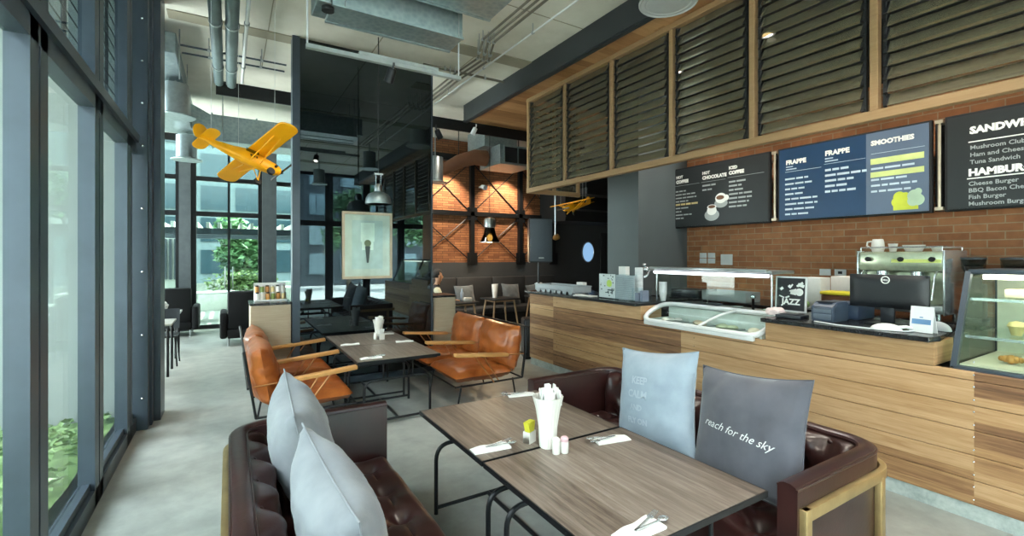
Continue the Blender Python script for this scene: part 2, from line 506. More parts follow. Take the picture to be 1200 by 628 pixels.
w['label'] = 'steel framed window wall facing the bar'
# pale outer wall closing the court beyond the glass
k = N('pale_render')
kv = k.coord()
MT['render'] = k.principled(k.ramp(k.noise(kv, .5, 5), [(.3, lin('#7d8482')), (.7, lin('#8f9694'))]), .8, 0, .2)
struct('wall_court', MB().bb(-9, -.78, 6.06, 6.2, -.2, 6.5).bb(-9.2, -9, -6, 6.2, -.2, 6.5), MT['render'], label='pale rendered wall outside the windows')

# far glazed wall
def far_glazing():
    fr = MB()
    Y = 12.6
    for x0, x1 in ((-2.6, -2.5), (-1.26, -1.2), (-1.0, -.93), (-.72, -.62), (-.02, .03), (.60, .68), (1.55, 1.62), (2.05, 2.15)):
        fr.bb(x0, x1, Y, Y + .12, 0, CZ)
    for z0, z1 in ((0, .09), (2.55, 2.66), (3.35, 3.45), (4.2, CZ)):
        fr.bb(-2.6, 2.15, Y + .02, Y + .1, z0, z1)
    o = struct('window_3', fr, MT['steel_black'], label='tall glazed wall at the far end with a double door')
    MB().bb(-2.55, 2.1, Y + .05, Y + .062, .09, 4.2).build('pane', glass('green_pane', '#c6d2cc', .4), o, False)
    h = MB()
    for x in (-.07, .08):
        h.tube([(x, Y - .02, .9), (x, Y - .05, .95), (x, Y - .05, 1.35), (x, Y - .02, 1.4)], .012, 6)
    h.build('door_handle', MT['steel_brushed'], o)
    c = MB()
    for x0, x1 in ((-.93, -.72), (.68, .98)):
        c.bb(x0, x1, Y - .12, Y + .15, 0, CZ)
    struct('column_far', c, M('#52585c', .6, .2), label='grey steel columns of the far glazed wall')
far_glazing()
w = window_bays('window_4', 'Y', -2.6, (6.2, 12.6), [7.4, 8.7, 10.0, 11.3], -1)
w['label'] = 'glazed side wall of the far seating area'
# ------------------------------------------------------------------ furniture
def rounded(pts, r, n=6):
    """round the corners of a 2-D polyline"""
    out = []
    for i, p in enumerate(pts):
        p = Vector(p)
        if i in (0, len(pts) - 1) or not r: out.append(p); continue
        a = (Vector(pts[i - 1]) - p); b = (Vector(pts[i + 1]) - p)
        rr = min(r, a.length * .49, b.length * .49)
        A = p + a.normalized() * rr; B = p + b.normalized() * rr
        for k in range(n + 1):
            t = k / n
            out.append(A * (1 - t) ** 2 + p * 2 * t * (1 - t) + B * t ** 2)
    return out
def sweep_wall(mb, path, w, z0, z1, bev=.02):
    """upright wall of width w following a 2-D path, with an eased top edge"""
    path = [Vector((p[0], p[1])) for p in path]
    n = len(path)
    prof = [(-w / 2, z0), (-w / 2, z1 - bev), (-w / 2 + bev * .3, z1 - bev * .3), (-w / 2 + bev, z1), (w / 2 - bev, z1), (w / 2 - bev * .3, z1 - bev * .3), (w / 2, z1 - bev), (w / 2, z0)]
    rings = []
    for i, p in enumerate(path):
        if i == 0: t = path[1] - path[0]
        elif i == n - 1: t = path[-1] - path[-2]
        else: t = (path[i + 1] - p).normalized() + (p - path[i - 1]).normalized()
        t.normalize(); s = Vector((-t.y, t.x))
        rings.append([mb.bm.verts.new((p.x + s.x * o, p.y + s.y * o, z)) for o, z in prof])
    m = len(prof)
    for A, B in zip(rings, rings[1:]):
        for k in range(m):
            mb.bm.faces.new((A[k], A[(k + 1) % m], B[(k + 1) % m], B[k]))
    mb.bm.faces.new(rings[0][::-1]); mb.bm.faces.new(rings[-1])
def tufted(mb, O, U, V, Nn, lu, lv, th, btn, amp, nu, nv, edge=.05, seams=True):
    """deep buttoned slab: O corner, U V axes, Nn outward; btn in metres along U and V"""
    O, U, V, Nn = (Vector(x) for x in (O, U, V, Nn))
    def h(u, v):
        e = 1.0
        for a, L in ((u, lu), (v, lv)):
            d = min(a, L - a)
            if d < edge: e *= math.sqrt(max(0, 1 - (1 - d / edge) ** 2))
        dd = min(math.hypot(u - a, v - b) for a, b in btn)
        dip = math.exp(-(dd / .05) ** 2) * .9 + math.exp(-(dd / .13) ** 2) * .45
        cr = 0
        if seams:
            for (a, b) in btn:
                for (c, d) in btn:
                    if (a, b) < (c, d) and math.hypot(a - c, b - d) < seams:
                        L = math.hypot(c - a, d - b); t = ((u - a) * (c - a) + (v - b) * (d - b)) / (L * L)
                        if 0 <= t <= 1:
                            q = abs((u - a) * (d - b) - (v - b) * (c - a)) / L
                            cr = max(cr, math.exp(-(q / .014) ** 2) * .35)
        return (th - amp * max(dip * .75, cr)) * (.25 + .75 * e) if e > 0 else th * .25
    def f(s, t):
        u, v = s * lu, t * lv
        hh = h(u, v) + noise.noise(Vector((u * 5, v * 5, lu))) * amp * .12
        return O + U * u + V * v + Nn * hh
    G = mb.grid(f, nu, nv)
    # skirt and bottom
    rim = [G[i][0] for i in range(nu + 1)] + [G[nu][j] for j in range(1, nv + 1)] + [G[i][nv] for i in range(nu - 1, -1, -1)] + [G[0][j] for j in range(nv - 1, 0, -1)]
    low = []
    for r in rim:
        d = (r.co - O).dot(Nn)
        low.append(mb.bm.verts.new(r.co - Nn * d))
    for i in range(len(rim)):
        j = (i + 1) % len(rim)
        mb.bm.faces.new((rim[i], rim[j], low[j], low[i]))
    mb.bm.faces.new(low)
    return lambda u, v: O + U * u + V * v + Nn * (h(u, v) + .004)

def make_sofa(label, loc, rz):
    t = thing('chesterfield_sofa', label, 'sofa', loc, rz)
    D, L, H = .9, 2.07, .68
    path = [(D, .045), (.045, .045), (.045, L - .045), (D, L - .045)]
    P = rounded(path, .16, 8)
    sh = MB(); sweep_wall(sh, P, .085, .1, H, .028)
    sh.build('shell', MT['leather_brown'], t)
    pi = MB()
    Pp = [Vector(p) for p in P]
    for off in (-.040, .040):
        q = []
        for i, p in enumerate(Pp):
            tt = (Pp[min(i + 1, len(Pp) - 1)] - Pp[max(i - 1, 0)]).normalized()
            q.append((p.x - tt.y * off, p.y + tt.x * off, H - .02))
        pi.tube(q, .006, 6)
    pi.build('piping', MT['leather_brown'], t)
    # inner back, buttoned
    bk = MB(); btn = []
    for r, v in enumerate((.10, .25, .40)):
        n = 7 if r % 2 == 0 else 6
        for i in range(n): btn.append(((i + .5 + (.5 if r % 2 else 0)) * 1.86 / 7, v))
    surf = tufted(bk, (.10, .105, .22), (0, 1, 0), (-.12, 0, 1), (1, 0, .12), 1.86, .43, .15, btn, .085, 100, 30, .06, .24)
    back = bk.build('back_cushion', MT['leather_brown'], t, True, 80)
    bb = MB()
    for u, v in btn: bb.sphere(surf(u, v), .013, (.6, 1, 1), 8, 6)
    bb.build('buttons', MT['leather_brown'], back)
    se = MB(); btn = []
    for r, v in enumerate((.14, .34, .54)):
        n = 6 if r % 2 == 0 else 5
        for i in range(n): btn.append(((i + .5 + (.5 if r % 2 else 0)) * 1.86 / 6, v))
    surf = tufted(se, (.20, .105, .2), (0, 1, 0), (1, 0, 0), (0, 0, 1), 1.86, .70, .17, btn, .075, 110, 48, .07, .34)
    seat = se.build('seat_cushion', MT['leather_brown'], t, True, 80)
    bb = MB()
    for u, v in btn: bb.sphere(surf(u, v), .012, (1, 1, .6), 8, 6)
    bb.build('buttons', MT['leather_brown'], seat)
    MB().bb(.1, D - .02, .09, L - .09, .09, .21, .01).build('seat_base', MT['leather_brown'], t)
    tr = MB()
    Q = rounded([(D - .02, -.012), (-.012, -.012), (-.012, L + .012), (D - .02, L + .012)], .19, 8)
    sweep_wall(tr, Q, .03, .535, .585, .004)
    for y in (-.012, L + .012):
        tr.bb(D - .06, D - .015, y - .016, y + .016, 0, .585, .003)
        tr.bb(.14, .185, y - .016, y + .016, 0, .55, .003)
        tr.bb(.14, D - .015, y - .016, y + .016, .045, .09, .003)
    tr.build('brass_frame', MT['brass'], t)
    return t
make_sofa('dark brown buttoned leather sofa with its back to the window wall', (0, 1.1, 0), 0)
make_sofa('dark brown buttoned leather sofa backing onto the timber bar front', (2.94, 3.12, 0), PI)

def pillow_pt(u, v, w, h, t, side, seed=0):
    """u, v in -1..1 -> point in pillow space (x across, y up, z out)"""
    a = (1 - abs(u) ** 2.6); b = (1 - abs(v) ** 2.6)
    z = side * t * (max(a, 0) ** .55) * (max(b, 0) ** .55)
    x = u * w / 2 * (1 - .085 * (1 - v * v)) ; y = v * h / 2 * (1 - .085 * (1 - u * u))
    wr = noise.noise(Vector((u * 2.2 + seed, v * 2.2, side))) * .012 + noise.noise(Vector((u * 6, v * 6 + seed, side))) * .004
    fold = .006 * math.sin((u * v) * 14 + seed) * (abs(u * v))
    return Vector((x, y, z + side * (wr + fold) * min(1, a * 3) * min(1, b * 3)))
def make_pillow(label, mat, w, h, t, T, seed, group=None, name='throw_pillow'):
    r = thing(name, label, 'pillow', T.to_translation(), group=group, rot=T.to_euler())
    m = MB()
    for s in (1, -1):
        m.grid(lambda a, b: pillow_pt(a * 2 - 1, b * 2 - 1, w, h, t, s, seed), 28, 28)
    m.build('cover', mat, r, True, 60)
    sm = MB()
    ring = []
    for k in range(28): ring.append((-1 + k / 14, -1))
    for k in range(28): ring.append((1, -1 + k / 14))
    for k in range(28): ring.append((1 - k / 14, 1))
    for k in range(28): ring.append((-1, 1 - k / 14))
    sm.tube([pillow_pt(u, v, w, h, t, 1, seed) for u, v in ring], .004, 6, closed=True)
    sm.build('seam', mat, r)
    return r
def basis(o, x, y):
    """pillow frame: x along its width, y up its face, origin o"""
    x = Vector(x).normalized(); z = x.cross(Vector(y)).normalized(); y = z.cross(x)
    return Matrix.Translation(Vector(o)) @ Matrix((x, y, z)).transposed().to_4x4()
def pillow_text(parent, lines, w, h, t, seed, mat):
    m = MB()
    for body, x, y, size, kw, ang in lines:
        b = text_bm(body, size, **kw)
        bmesh.ops.triangulate(b, faces=b.faces)
        R = Matrix.Rotation(ang, 4, 'Z')
        for v in b.verts:
            q = R @ v.co
            px, py = q.x + x, q.y + y
            u, vv = px / (w / 2), py / (h / 2)
            for _ in range(3):
                u = px / (w / 2 * (1 - .085 * (1 - vv * vv))); vv = py / (h / 2 * (1 - .085 * (1 - u * u)))
            p = pillow_pt(u, vv, w, h, t, 1, seed)
            v.co = Vector((px, py, p.z + .003))
        m.add(b)
    return m.build('printed_lettering', mat, parent, False, weld=False)
# right hand sofa: faces -X, so the width runs along -Y when seen from the room
T = basis((2.44, 2.17, .695), (0.0, -1, .13), (.20, 0, .97))
p = make_pillow('pale blue pillow with faint white lettering on the sofa by the bar', MT['pillow_blue'], .66, .65, .11, T, 1.3)
kw = dict(align='CENTER', bold=.002)
pillow_text(p, [('KEEP', -.055, .085, .066, kw, -.03), ('CALM', -.065, -.005, .066, kw, -.03), ('AND', -.07, -.085, .05, kw, -.03), ('FLY ON', -.06, -.17, .05, kw, -.03)], .66, .65, .11, 1.3, M('#aab6c1', .8))
T = basis((2.40, 1.50, .695), (-.06, -1, .09), (.26, 0, .95))
p = make_pillow('charcoal pillow with white handwriting on the sofa by the bar', MT['pillow_dark'], .66, .65, .11, T, 4.1)
pillow_text(p, [('reach for the sky', 0, -.03, .060, dict(align='CENTER', bold=0.0, shear=.4), -.13)], .66, .65, .11, 4.1, M('#d6d8da', .8))
# sofa by the window
T = basis((.33, 2.70, .66), (-.02, -1, -.16), (-.20, -.02, .94))
make_pillow('light grey pillow farther along the sofa by the window', MT['pillow_light'], .60, .62, .15, T, 7.7)
T = basis((.38, 1.93, .57), (.14, -1, -.22), (-.22, -.06, .92))
make_pillow('light grey pillow nearer the camera on the sofa by the window', MT['pillow_light'], .66, .62, .15, T, 2.2)

# ---- tables
def make_table(label, loc, w, d, z=.65):
    t = thing('dining_table', label, 'table', loc, group=None)
    tp = MB().bb(0, w, 0, d, z - .022, z, .002)
    tp.build('tabletop', MT['wood_table'], t, False)
    e = MB()
    for a in ((0, w, -.006, 0), (0, w, d, d + .006), (-.006, 0, -.006, d + .006), (w, w + .006, -.006, d + .006)):
        e.bb(a[0], a[1], a[2], a[3], z - .026, z - .001)
    e.bb(.02, w - .02, .02, d - .02, z - .04, z - .022)
    for i in range(6):
        y = d * (i + .5) / 6
        e.sphere((-.006, y, z - .013), .004, n=6, m=4); e.sphere((w + .006, y, z - .013), .004, n=6, m=4)
    e.build('edge_frame', MT['steel_black'], t)
    for y in (.08, d - .08):
        U = rounded([(.075, 0), (.075, .44), (w - .075, .44), (w - .075, 0)], .1, 6)
        lg = MB().tube([(p.x, y, p.y) for p in U], .0135, 8)
        lg.tube([(.075, y, .04), (w - .075, y, .04)], .012, 8)
        for x in (.26, w - .26): lg.tube([(x, y, .44), (x, y, z - .03)], .010, 8)
        lg.build('leg', MT['steel_black'], t)
    MB().tube([(w / 2, .08, .04), (w / 2, d - .08, .04)], .013, 8).build('stretcher', MT['steel_black'], t)
    return t
t1 = make_table('grey wood dining table between the brown sofas, farther of the pair', (1.06, 2.025, 0), .90, .86)
t2 = dup(t1, (1.06, 1.14, 0), label='grey wood dining table between the brown sofas, nearer of the pair')
t3 = make_table('grey wood dining table between the tan settees, farther from the mirror', (1.04, 4.50, 0), .82, .83)
t4 = dup(t3, (1.04, 5.345, 0), label='grey wood dining table between the tan settees, against the smoked mirror')

# ---- tan leather settees
def cushion(mb, c, s, R, seed, puff=.04, n=16):
    """soft box cushion"""
    c = Vector(c); sx, sy, sz = (q / 2 for q in s)
    for side in (1, -1):
        def f(a, b):
            u, v = a * 2 - 1, b * 2 - 1
            e = (1 - abs(u) ** 4) * (1 - abs(v) ** 4)
            rx = sx * (1 - .05 * (1 - v * v)) if False else sx
            z = side * (sz * (max(e, 0) ** .22) + puff * (1 - u * u) * (1 - v * v))
            wr = noise.noise(Vector((u * 3 + seed, v * 3, side * 2))) * .022 + noise.noise(Vector((u * 9 + seed, v * 5, side))) * .011
            p = Vector((u * rx, v * sy, z + side * wr * min(1, e * 2)))
            return c + (R @ p if R is not None else p)
        mb.grid(f, n, n)
def make_settee(label, loc, rz):
    t = thing('leather_settee', label, 'settee', loc, rz)
    Ry = Matrix.Rotation(math.radians(-99), 3, 'Y')
    for i, y in enumerate((.47, 1.33)):
        m = MB(); cushion(m, (.17, y, .60), (.50, .84, .16), Ry, i * 3.3 + rz, .045); o = m.build('back_cushion', MT['leather_tan'], t, True, 70)
        m = MB(); cushion(m, (.56, y, .34), (.72, .80, .13), None, i * 5.1 + rz, .012); m.build('seat_cushion', MT['leather_tan'], t, True, 70)
    fr = MB()
    for y in (.05, 1.75):
        fr.tube([(.01, y, .84), (.10, y, .26)], .011, 8)
        fr.tube([(.10, y, .26), (.93, y, .26)], .011, 8)
    for x, z in ((.10, .26), (.93, .26), (.012, .83), (.04, .52)):
        fr.tube([(x, .05, z), (x, 1.75, z)], .010, 8)
    fr.tube([(.14, .9, .26), (.93, .9, .26)], .010, 8)
    for i in range(9):
        y = .13 + i * .2
        fr.tube([(.022, y, .76), (.10, y, .28)], .005, 6)
    fr.build('frame', MT['steel_black'], t)
    for x, y in ((.20, .10), (.20, 1.70), (.84, .10), (.84, 1.70), (.20, .9), (.84, .9)):
        MB().tube([(x, y, .26), (x + (.05 if x > .5 else -.05), y, 0)], .010, 8).build('leg', MT['steel_black'], t)
    for y in (.05, .9, 1.75):
        a = MB(); a.bar((.30, y, .545), (.94, y, .60), .085, .034, bev=.006)
        arm = a.build('armrest', MT['wood_arm'], t)
        s = MB()
        s.tube([(.60, y - .02, .565), (.40, y - .02, .26)], .007, 6)
        s.tube([(.72, y + .02, .575), (.48, y + .02, .26)], .007, 6)
        s.tube([(.08, y, .53), (.31, y, .545)], .007, 6)
        s.build('rod', M('#a8754a', .4, .5, name='coppery_rod'), arm)
    return t
make_settee('tan leather two seat settee with wooden arms, back to the window side', (.10, 4.50, 0), 0)
make_settee('tan leather two seat settee with wooden arms, back to the bar side', (2.98, 6.27, 0), PI)

# ---- tableware
ZT = .65
def napkin_set(x, y, rz, where, cut=True, sc=1.0):
    n = thing('paper_napkin', 'folded white paper napkin ' + where, 'napkin', (x, y, ZT), rz, 'white napkins on the dining tables')
    m = MB()
    def f(a, b):
        u, v = a - .5, b - .5
        return Vector((u * .20 * sc, v * .085 * sc * (1 + .25 * u), .004 + .006 * math.sin(a * 5) ** 2 + .004 * (1 - 4 * v * v)))
    G = m.grid(f, 12, 6)
    m.bm.normal_update()
    ret = bmesh.ops.extrude_face_region(m.bm, geom=list(m.bm.faces))
    for v in [g for g in ret['geom'] if isinstance(g, bmesh.types.BMVert)]: v.co.z = .0005
    m.build('fold', MT['paper'], n)
    if not cut: return
    c, s = math.cos(rz), math.sin(rz)
    def place(nm, cat, dx, dy, ang, maker):
        o = thing(nm, 'bright metal %s on the napkin %s' % (nm, where), cat, (x + c * dx - s * dy, y + s * dx + c * dy, ZT + .013), rz + ang, 'cutlery on the dining tables')
        maker(o)
    def fork(o):
        m = MB(); m.bar((-.085, 0, .004), (.03, 0, .004), .008, .003)
        m.bar((.03, 0, .004), (.05, 0, .003), .022, .003)
        m.build('handle', MT['chrome'], o)
        m = MB()
        for d in (-.009, -.003, .003, .009): m.bar((.048, d, .003), (.09, d, .006), .003, .002)
        m.build('tines', MT['chrome'], o)
    def spoon(o):
        MB().bar((-.085, 0, .004), (.04, 0, .004), .007, .003).build('handle', MT['chrome'], o)
        MB().sphere((.06, 0, .006), .02, (1.25, .85, .25), 12, 8).build('bowl', MT['chrome'], o)
    place('fork', 'fork', .055, .012, .25, fork)
    place('spoon', 'spoon', .06, -.012, -.05, spoon)
napkin_set(1.16, 2.13, -.06, 'at the window edge of the farther sofa table')
napkin_set(1.78, 1.89, 2.9, 'at the bar edge of the nearer sofa table')
napkin_set(1.80, 2.84, 2.85, 'at the far edge of the farther sofa table')
napkin_set(1.27, 1.21, .05, 'at the near end of the nearer sofa table')
napkin_set(1.19, 4.62, .0, 'at the near corner of the settee table', True)
napkin_set(1.17, 5.45, -.15, 'at the window edge of the settee table by the mirror', False)
napkin_set(1.76, 5.32, 2.9, 'at the bar edge of the settee table by the mirror', False)
napkin_set(1.72, 5.95, 3.0, 'by the mirror edge of the settee table', False)

def napkin_vase(x, y, label, s=1.0):
    t = thing('napkin_holder', label, 'napkin holder', (x, y, ZT))
    m = MB(); m.lathe([(.040 * s, 0), (.042 * s, .01), (.046 * s, .10 * s), (.060 * s, .19 * s), (.076 * s, .25 * s), (.072 * s, .25 * s), (.050 * s, .16 * s), (.036 * s, .02)], n=40, fn=lambda a, z: 1 + .025 * math.cos(a * 20))
    m.build('vase', MT['ceramic'], t)
    q = MB(); R = random.Random(3)
    for i in range(26):
        a = R.uniform(0, 2 * PI); r = .058 * s * math.sqrt(R.random()); h = (.262 + R.uniform(0, .028)) * s
        q.box((r * math.cos(a), r * math.sin(a), h - .03 * s), (.030 * s, .006, .075 * s), Matrix.Rotation(a + R.uniform(.8, 2.2), 3, 'Z') @ Matrix.Rotation(R.uniform(-.25, .25), 3, 'X'), .002)
    q.build('paper_napkins', MT['paper'], t)
    return t
napkin_vase(1.435, 2.0, 'white fluted vase of paper napkins on the sofa tables', 1.06)
napkin_vase(1.56, 5.70, 'white fluted vase of paper napkins on the settee table', .9)
def sachet_box(x, y, rz, label, colr, s=1):
    t = thing('sachet_box', label, 'sachet box', (x, y, ZT), rz)
    m = MB()
    for a in ((-.03, .03, -.022, -.019), (-.03, .03, .019, .022), (-.03, -.027, -.02, .02), (.027, .03, -.02, .02)):
        m.bb(a[0] * s, a[1] * s, a[2] * s, a[3] * s, 0, .06 * s)
    m.bb(-.03 * s, .03 * s, -.02 * s, .02 * s, 0, .004)
    m.build('box', MT['ceramic'], t)
    q = MB()
    for i in range(6):
        q.box(((-.02 + i * .008) * s, 0, .07 * s), (.004, .034 * s, .085 * s), Matrix.Rotation(.1 * (i - 3), 3, 'Y'))
    q.build('sachets', colr, t)
sachet_box(1.385, 2.10, .4, 'small white box of yellow sugar sachets beside the napkin vase', M('#c3bd35', .6))
sachet_box(1.565, 5.60, .1, 'small white box in front of the napkin vase on the settee table', MT['paper'], 1.1)
def shaker(x, y, label, top):
    t = thing('shaker', label, 'shaker', (x, y, ZT))
    MB().lathe([(.019, 0), (.021, .003), (.021, .055), (.019, .062)], n=20).build('body', MT['ceramic'], t)
    MB().lathe([(.0195, .055), (.0205, .058), (.0205, .074), (.012, .082), (0, .083)], n=20).build('cap', top, t)
shaker(1.418, 1.905, 'plain white shaker beside the napkin vase', MT['ceramic'])
shaker(1.462, 1.893, 'white shaker with a pinkish cap beside the napkin vase', M('#c8a6ad', .4))
shaker(1.505, 5.64, 'slim white shaker on the settee table', MT['ceramic'])
# ------------------------------------------------------------------ the bar
FX = 3.96
ct = thing('bar_counter', 'long bar counter clad in recycled timber boards on a pale terrazzo plinth', 'counter', (0, 0, 0))
pl = MB()
rows = [(.10 + i * .155, .10 + (i + 1) * .155 - .004) for i in range(6)]
R_ = random.Random(5)
for i, (z0, z1) in enumerate(rows):
    j = R_.uniform(-.004, .004)
    pl.bb(FX + j, FX + .04, -1.2, 6.0, z0, min(z1, .925) if i == 5 else z1, .003, 1)
for y0, y1 in ((3.735, 6.0), (1.18, 2.31)):
    pl.bb(FX, FX + .04, y0, y1, .929, 1.085, .003, 1)
    pl.bb(FX + .04, FX + .34, y0, y0 + .03, .929, 1.085, .003, 1)
    pl.bb(FX + .04, FX + .34, y1 - .03, y1, .929, 1.085, .003, 1)
pl.bb(FX + .04, 4.72, 5.96, 6.0, .10, 1.085, .003, 1)
pl.build('timber_cladding', MT['wood_counter'], ct, False)
MB().bb(FX + .01, 4.7, -1.2, 5.98, 0, .10).build('plinth', MT['plinth'], ct, False)
MB().bb(FX + .04, 4.70, -1.2, 5.96, .10, .90).build('carcass', MT['matt_black'], ct, False)
for y0, y1 in ((3.75, 5.96), (1.2, 2.30)): MB().bb(FX + .34, 4.70, y0, y1, .90, 1.084).build('carcass', MT['matt_black'], ct, False)
sc = MB()
for y in (.99, 3.03, 5.3):
    for z0, z1 in rows:
        for z in (z0 + .035, z1 - .035): sc.sphere((FX - .003, y, z), .005, n=6, m=4)
sc.build('screws', MT['chrome'], ct)
def slab(name, pts, z0, z1, label):
    m = MB(); m.prism(pts, z1 - z0, Matrix.Translation((0, 0, z0)))
    bmesh.ops.bevel(m.bm, geom=list(m.bm.edges), offset=.004, segments=1, affect='EDGES')
    return tag(m.build(name, MT['stone_black'], None, False), label, 'worktop')
slab('worktop', [(3.88, 3.74), (4.78, 3.74), (4.78, 6.03), (3.88, 6.03)], 1.086, 1.12, 'black stone worktop on the speaker end of the bar counter')
slab('worktop', [(3.90, 1.19), (4.02, 1.165), (4.82, 1.29), (4.82, 2.32), (3.90, 2.32)], 1.086, 1.12, 'black stone worktop under the monitor on the bar counter')
bc = thing('back_counter', 'dark back counter along the brick wall behind the bar', 'counter', (0, 0, 0))
MB().bb(5.22, 5.98, -1.0, 4.68, 0, 1.05).build('carcass', M('#3a2b24', .6), bc, False)
MB().bb(5.18, 5.985, -1.0, 4.69, 1.05, 1.09, .004).build('top', MT['stone_black'], bc, False)

# ice cream chest
gz = thing('ice_cream_chest', 'white ice cream chest with two clear curved lids let into the bar counter', 'freezer', (0, 0, 0))
def lidpt(s, y): # s 0 front .. 1 back
    return Vector((3.935 + .44 * s, y, .945 + .155 * s + .035 * math.sin(PI * s)))
Y0, Y1 = 2.345, 3.70
fm = MB()
def lid_ring(a, b, s0, s1, r):
    q = [(s0 + (s1 - s0) * u, a + (b - a) * v) for u, v in ((0, .5), (0, 0), (1, 0), (1, 1), (0, 1), (0, .5))]
    P = rounded([(s * .44, y) for s, y in q], r, 6)
    out = []
    for p, p2 in zip(P, P[1:]):
        for t in (0, .5): out.append(p.lerp(p2, t))
    return [lidpt(p.x / .44, p.y) for p in out]
rg = lid_ring(Y0, Y1, 0, 1, .13)
fm.tube(rg, .026, 8, closed=True)
fm.build('lid_frame', MT['white'], gz)
b_ = MB()
b_.bb(3.915, 3.955, Y0 + .05, Y1 - .05, .90, .95, .008)
b_.build('front_lip', MT['white'], gz)
dv = MB(); dv.tube([lidpt(t / 8, 2.99 - .14 * math.sin(t / 8 * PI / 2)) for t in range(9)], .014, 8); dv.build('centre_bar', MT['white'], gz)
for a, b in ((Y0 + .03, 2.93), (2.93, Y1 - .03)):
    m = MB(); m.grid(lambda u, v: lidpt(.03 + u * .94, a + (b - a) * v), 10, 4)
    m.build('lid', MT['glass_case'], gz)
tb = MB()
tb.bb(4.0, 4.40, Y0 + .01, Y1 - .02, .905, .915)
tb.bb(4.36, 4.40, Y0 + .01, Y1 - .02, .915, 1.07)
tb.bb(3.97, 4.40, Y0, Y0 + .02, .905, .95); tb.bb(3.97, 4.40, Y1 - .03, Y1 - .01, .905, .95)
tb.build('liner', M('#c9d3cf', .5), gz, False)
pn = MB()
for i in range(4):
    y = Y0 + .19 + i * .325
    pn.bb(4.04, 4.33, y - .14, y + .14, .915, .935, .006)
pn.build('pan', MT['steel_brushed'], gz)
R_ = random.Random(4)
for i, c in enumerate(('#d8d2c0', '#b9c2a4', '#c9b8a0', '#dcd8d2')):
    y = Y0 + .19 + i * .325
    m = MB()
    for _ in range(5): m.sphere((4.185 + R_.uniform(-.07, .07), y + R_.uniform(-.08, .08), .945), R_.uniform(.03, .05), (1.2, 1.2, .6), 10, 6)
    m.build('ice_cream', M(c, .7, bscale=40, bstr=.5), gz)

# sneeze guard over the prep deck
sg = thing('display_canopy', 'glass display guard with a lit tube canopy behind the ice cream chest', 'display case', (0, 0, 0))
MB().bb(4.34, 4.74, 2.47, 3.98, 1.475, 1.51, .01).bb(4.30, 4.36, 2.50, 3.94, 1.49, 1.525, .012).build('canopy', MT['steel_brushed'], sg)
lt = MB().tube([(4.37, 2.52, 1.462), (4.37, 3.9, 1.462)], .020, 10); lt.build('light_tube', emis('#eef6ff', 2.6), sg)
MB().bb(4.43, 4.438, 2.52, 3.92, 1.105, 1.46).build('front_pane', MT['glass_case'], sg, False)
for y in (2.51, 3.955): MB().bb(4.44, 4.72, y, y + .007, 1.105, 1.46).build('end_pane', MT['glass_case'], sg, False)
m = MB()
for y in (2.52, 3.92): m.tube([(4.43, y, 1.09), (4.43, y, 1.47)], .010, 8)
m.build('post', MT['chrome'], sg)
MB().bb(4.40, 4.80, 2.33, 3.735, 1.06, 1.095, .003).build('deck', MT['steel_brushed'], sg, False)
MB().bb(4.42, 4.78, 2.35, 3.72, .86, 1.06).build('cabinet', M('#3d2d25', .6), sg, False)
m = MB(); m.sphere((4.36, 4.02, 1.49), .045, (1, .9, .8), 12, 8).tube([(4.36, 3.97, 1.48), (4.36, 4.0, 1.42), (4.33, 4.03, 1.39)], .014, 8)
m.sphere((4.35, 4.04, 1.545), .025, (1.3, 1, .7), 10, 6)
m.build('end_fitting', MT['chrome'], sg)
def simple(name, label, cat, mb, mat, group=None, smooth=True):
    return tag(mb.build(name, mat, None, smooth), label, cat, group)
simple('tray', 'dark blue tray lying on the deck behind the ice cream chest', 'tray', MB().box((4.58, 3.45, 1.107), (.30, .42, .02), Matrix.Rotation(.15, 3, 'Z'), .006).box((4.58, 3.45, 1.119), (.15, .2, .004), Matrix.Rotation(.15, 3, 'Z')), MT['plastic_blue'])
for y, lb in ((2.95, 'white dish on the deck behind the guard, beside the scoop'), (2.62, 'white dish on the deck behind the guard, beside the jazz poster')):
    simple('dish', lb, 'dish', MB().lathe([(.03, 0), (.055, .02), (.06, .028), (.05, .02), (0, .008)], (4.55, y, 1.096), 20), MT['ceramic'], 'dishes on the prep deck')
sp = thing('ice_cream_scoop', 'dark handled scoop standing on the deck behind the guard', 'scoop', (4.55, 2.78, 1.096))
MB().tube([(0, 0, 0), (0, 0, .12)], .014, 8).build('handle', MT['matt_black'], sp)
MB().sphere((0, 0, .14), .025, n=10, m=6).build('bowl', MT['chrome'], sp)

# things on the far worktop
ZW = 1.121
tr = thing('cup_tray', 'grey moulded tray with a scalloped edge on the speaker end of the worktop', 'tray', (0, 0, 0))
m = MB()
x0, x1, y0, y1 = 4.02, 4.32, 5.02, 5.92
prof = []
for i in range(7):
    ya = y0 + (y1 - y0) * i / 7; yb = y0 + (y1 - y0) * (i + 1) / 7
    prof += [(ya + .012, .04), (ya + .03, 0), (yb - .03, 0), (yb - .012, .04)]
pts = [(y0 - .015, .11)] + prof + [(y1 + .015, .11)]
T = Matrix(((0, 0, 1, x0), (1, 0, 0, 0), (0, 1, 0, ZW), (0, 0, 0, 1)))
m.prism(pts, .012, T)
T2 = T.copy(); T2[0][3] = x1
m.prism(pts, .012, T2)
m.bb(x0, x1 + .012, y0 - .015, y0 - .003, ZW + .02, ZW + .11); m.bb(x0, x1 + .012, y1 + .003, y1 + .015, ZW + .02, ZW + .11)
m.bb(x0, x1 + .012, y0, y1, ZW + .035, ZW + .045)
m.bb(x0 - .012, x0 + .012, y0 - .02, y1 + .02, ZW + .10, ZW + .112); m.bb(x1, x1 + .024, y0 - .02, y1 + .02, ZW + .10, ZW + .112)
m.build('body', MT['plastic_grey'], tr, False)
dvd = MB()
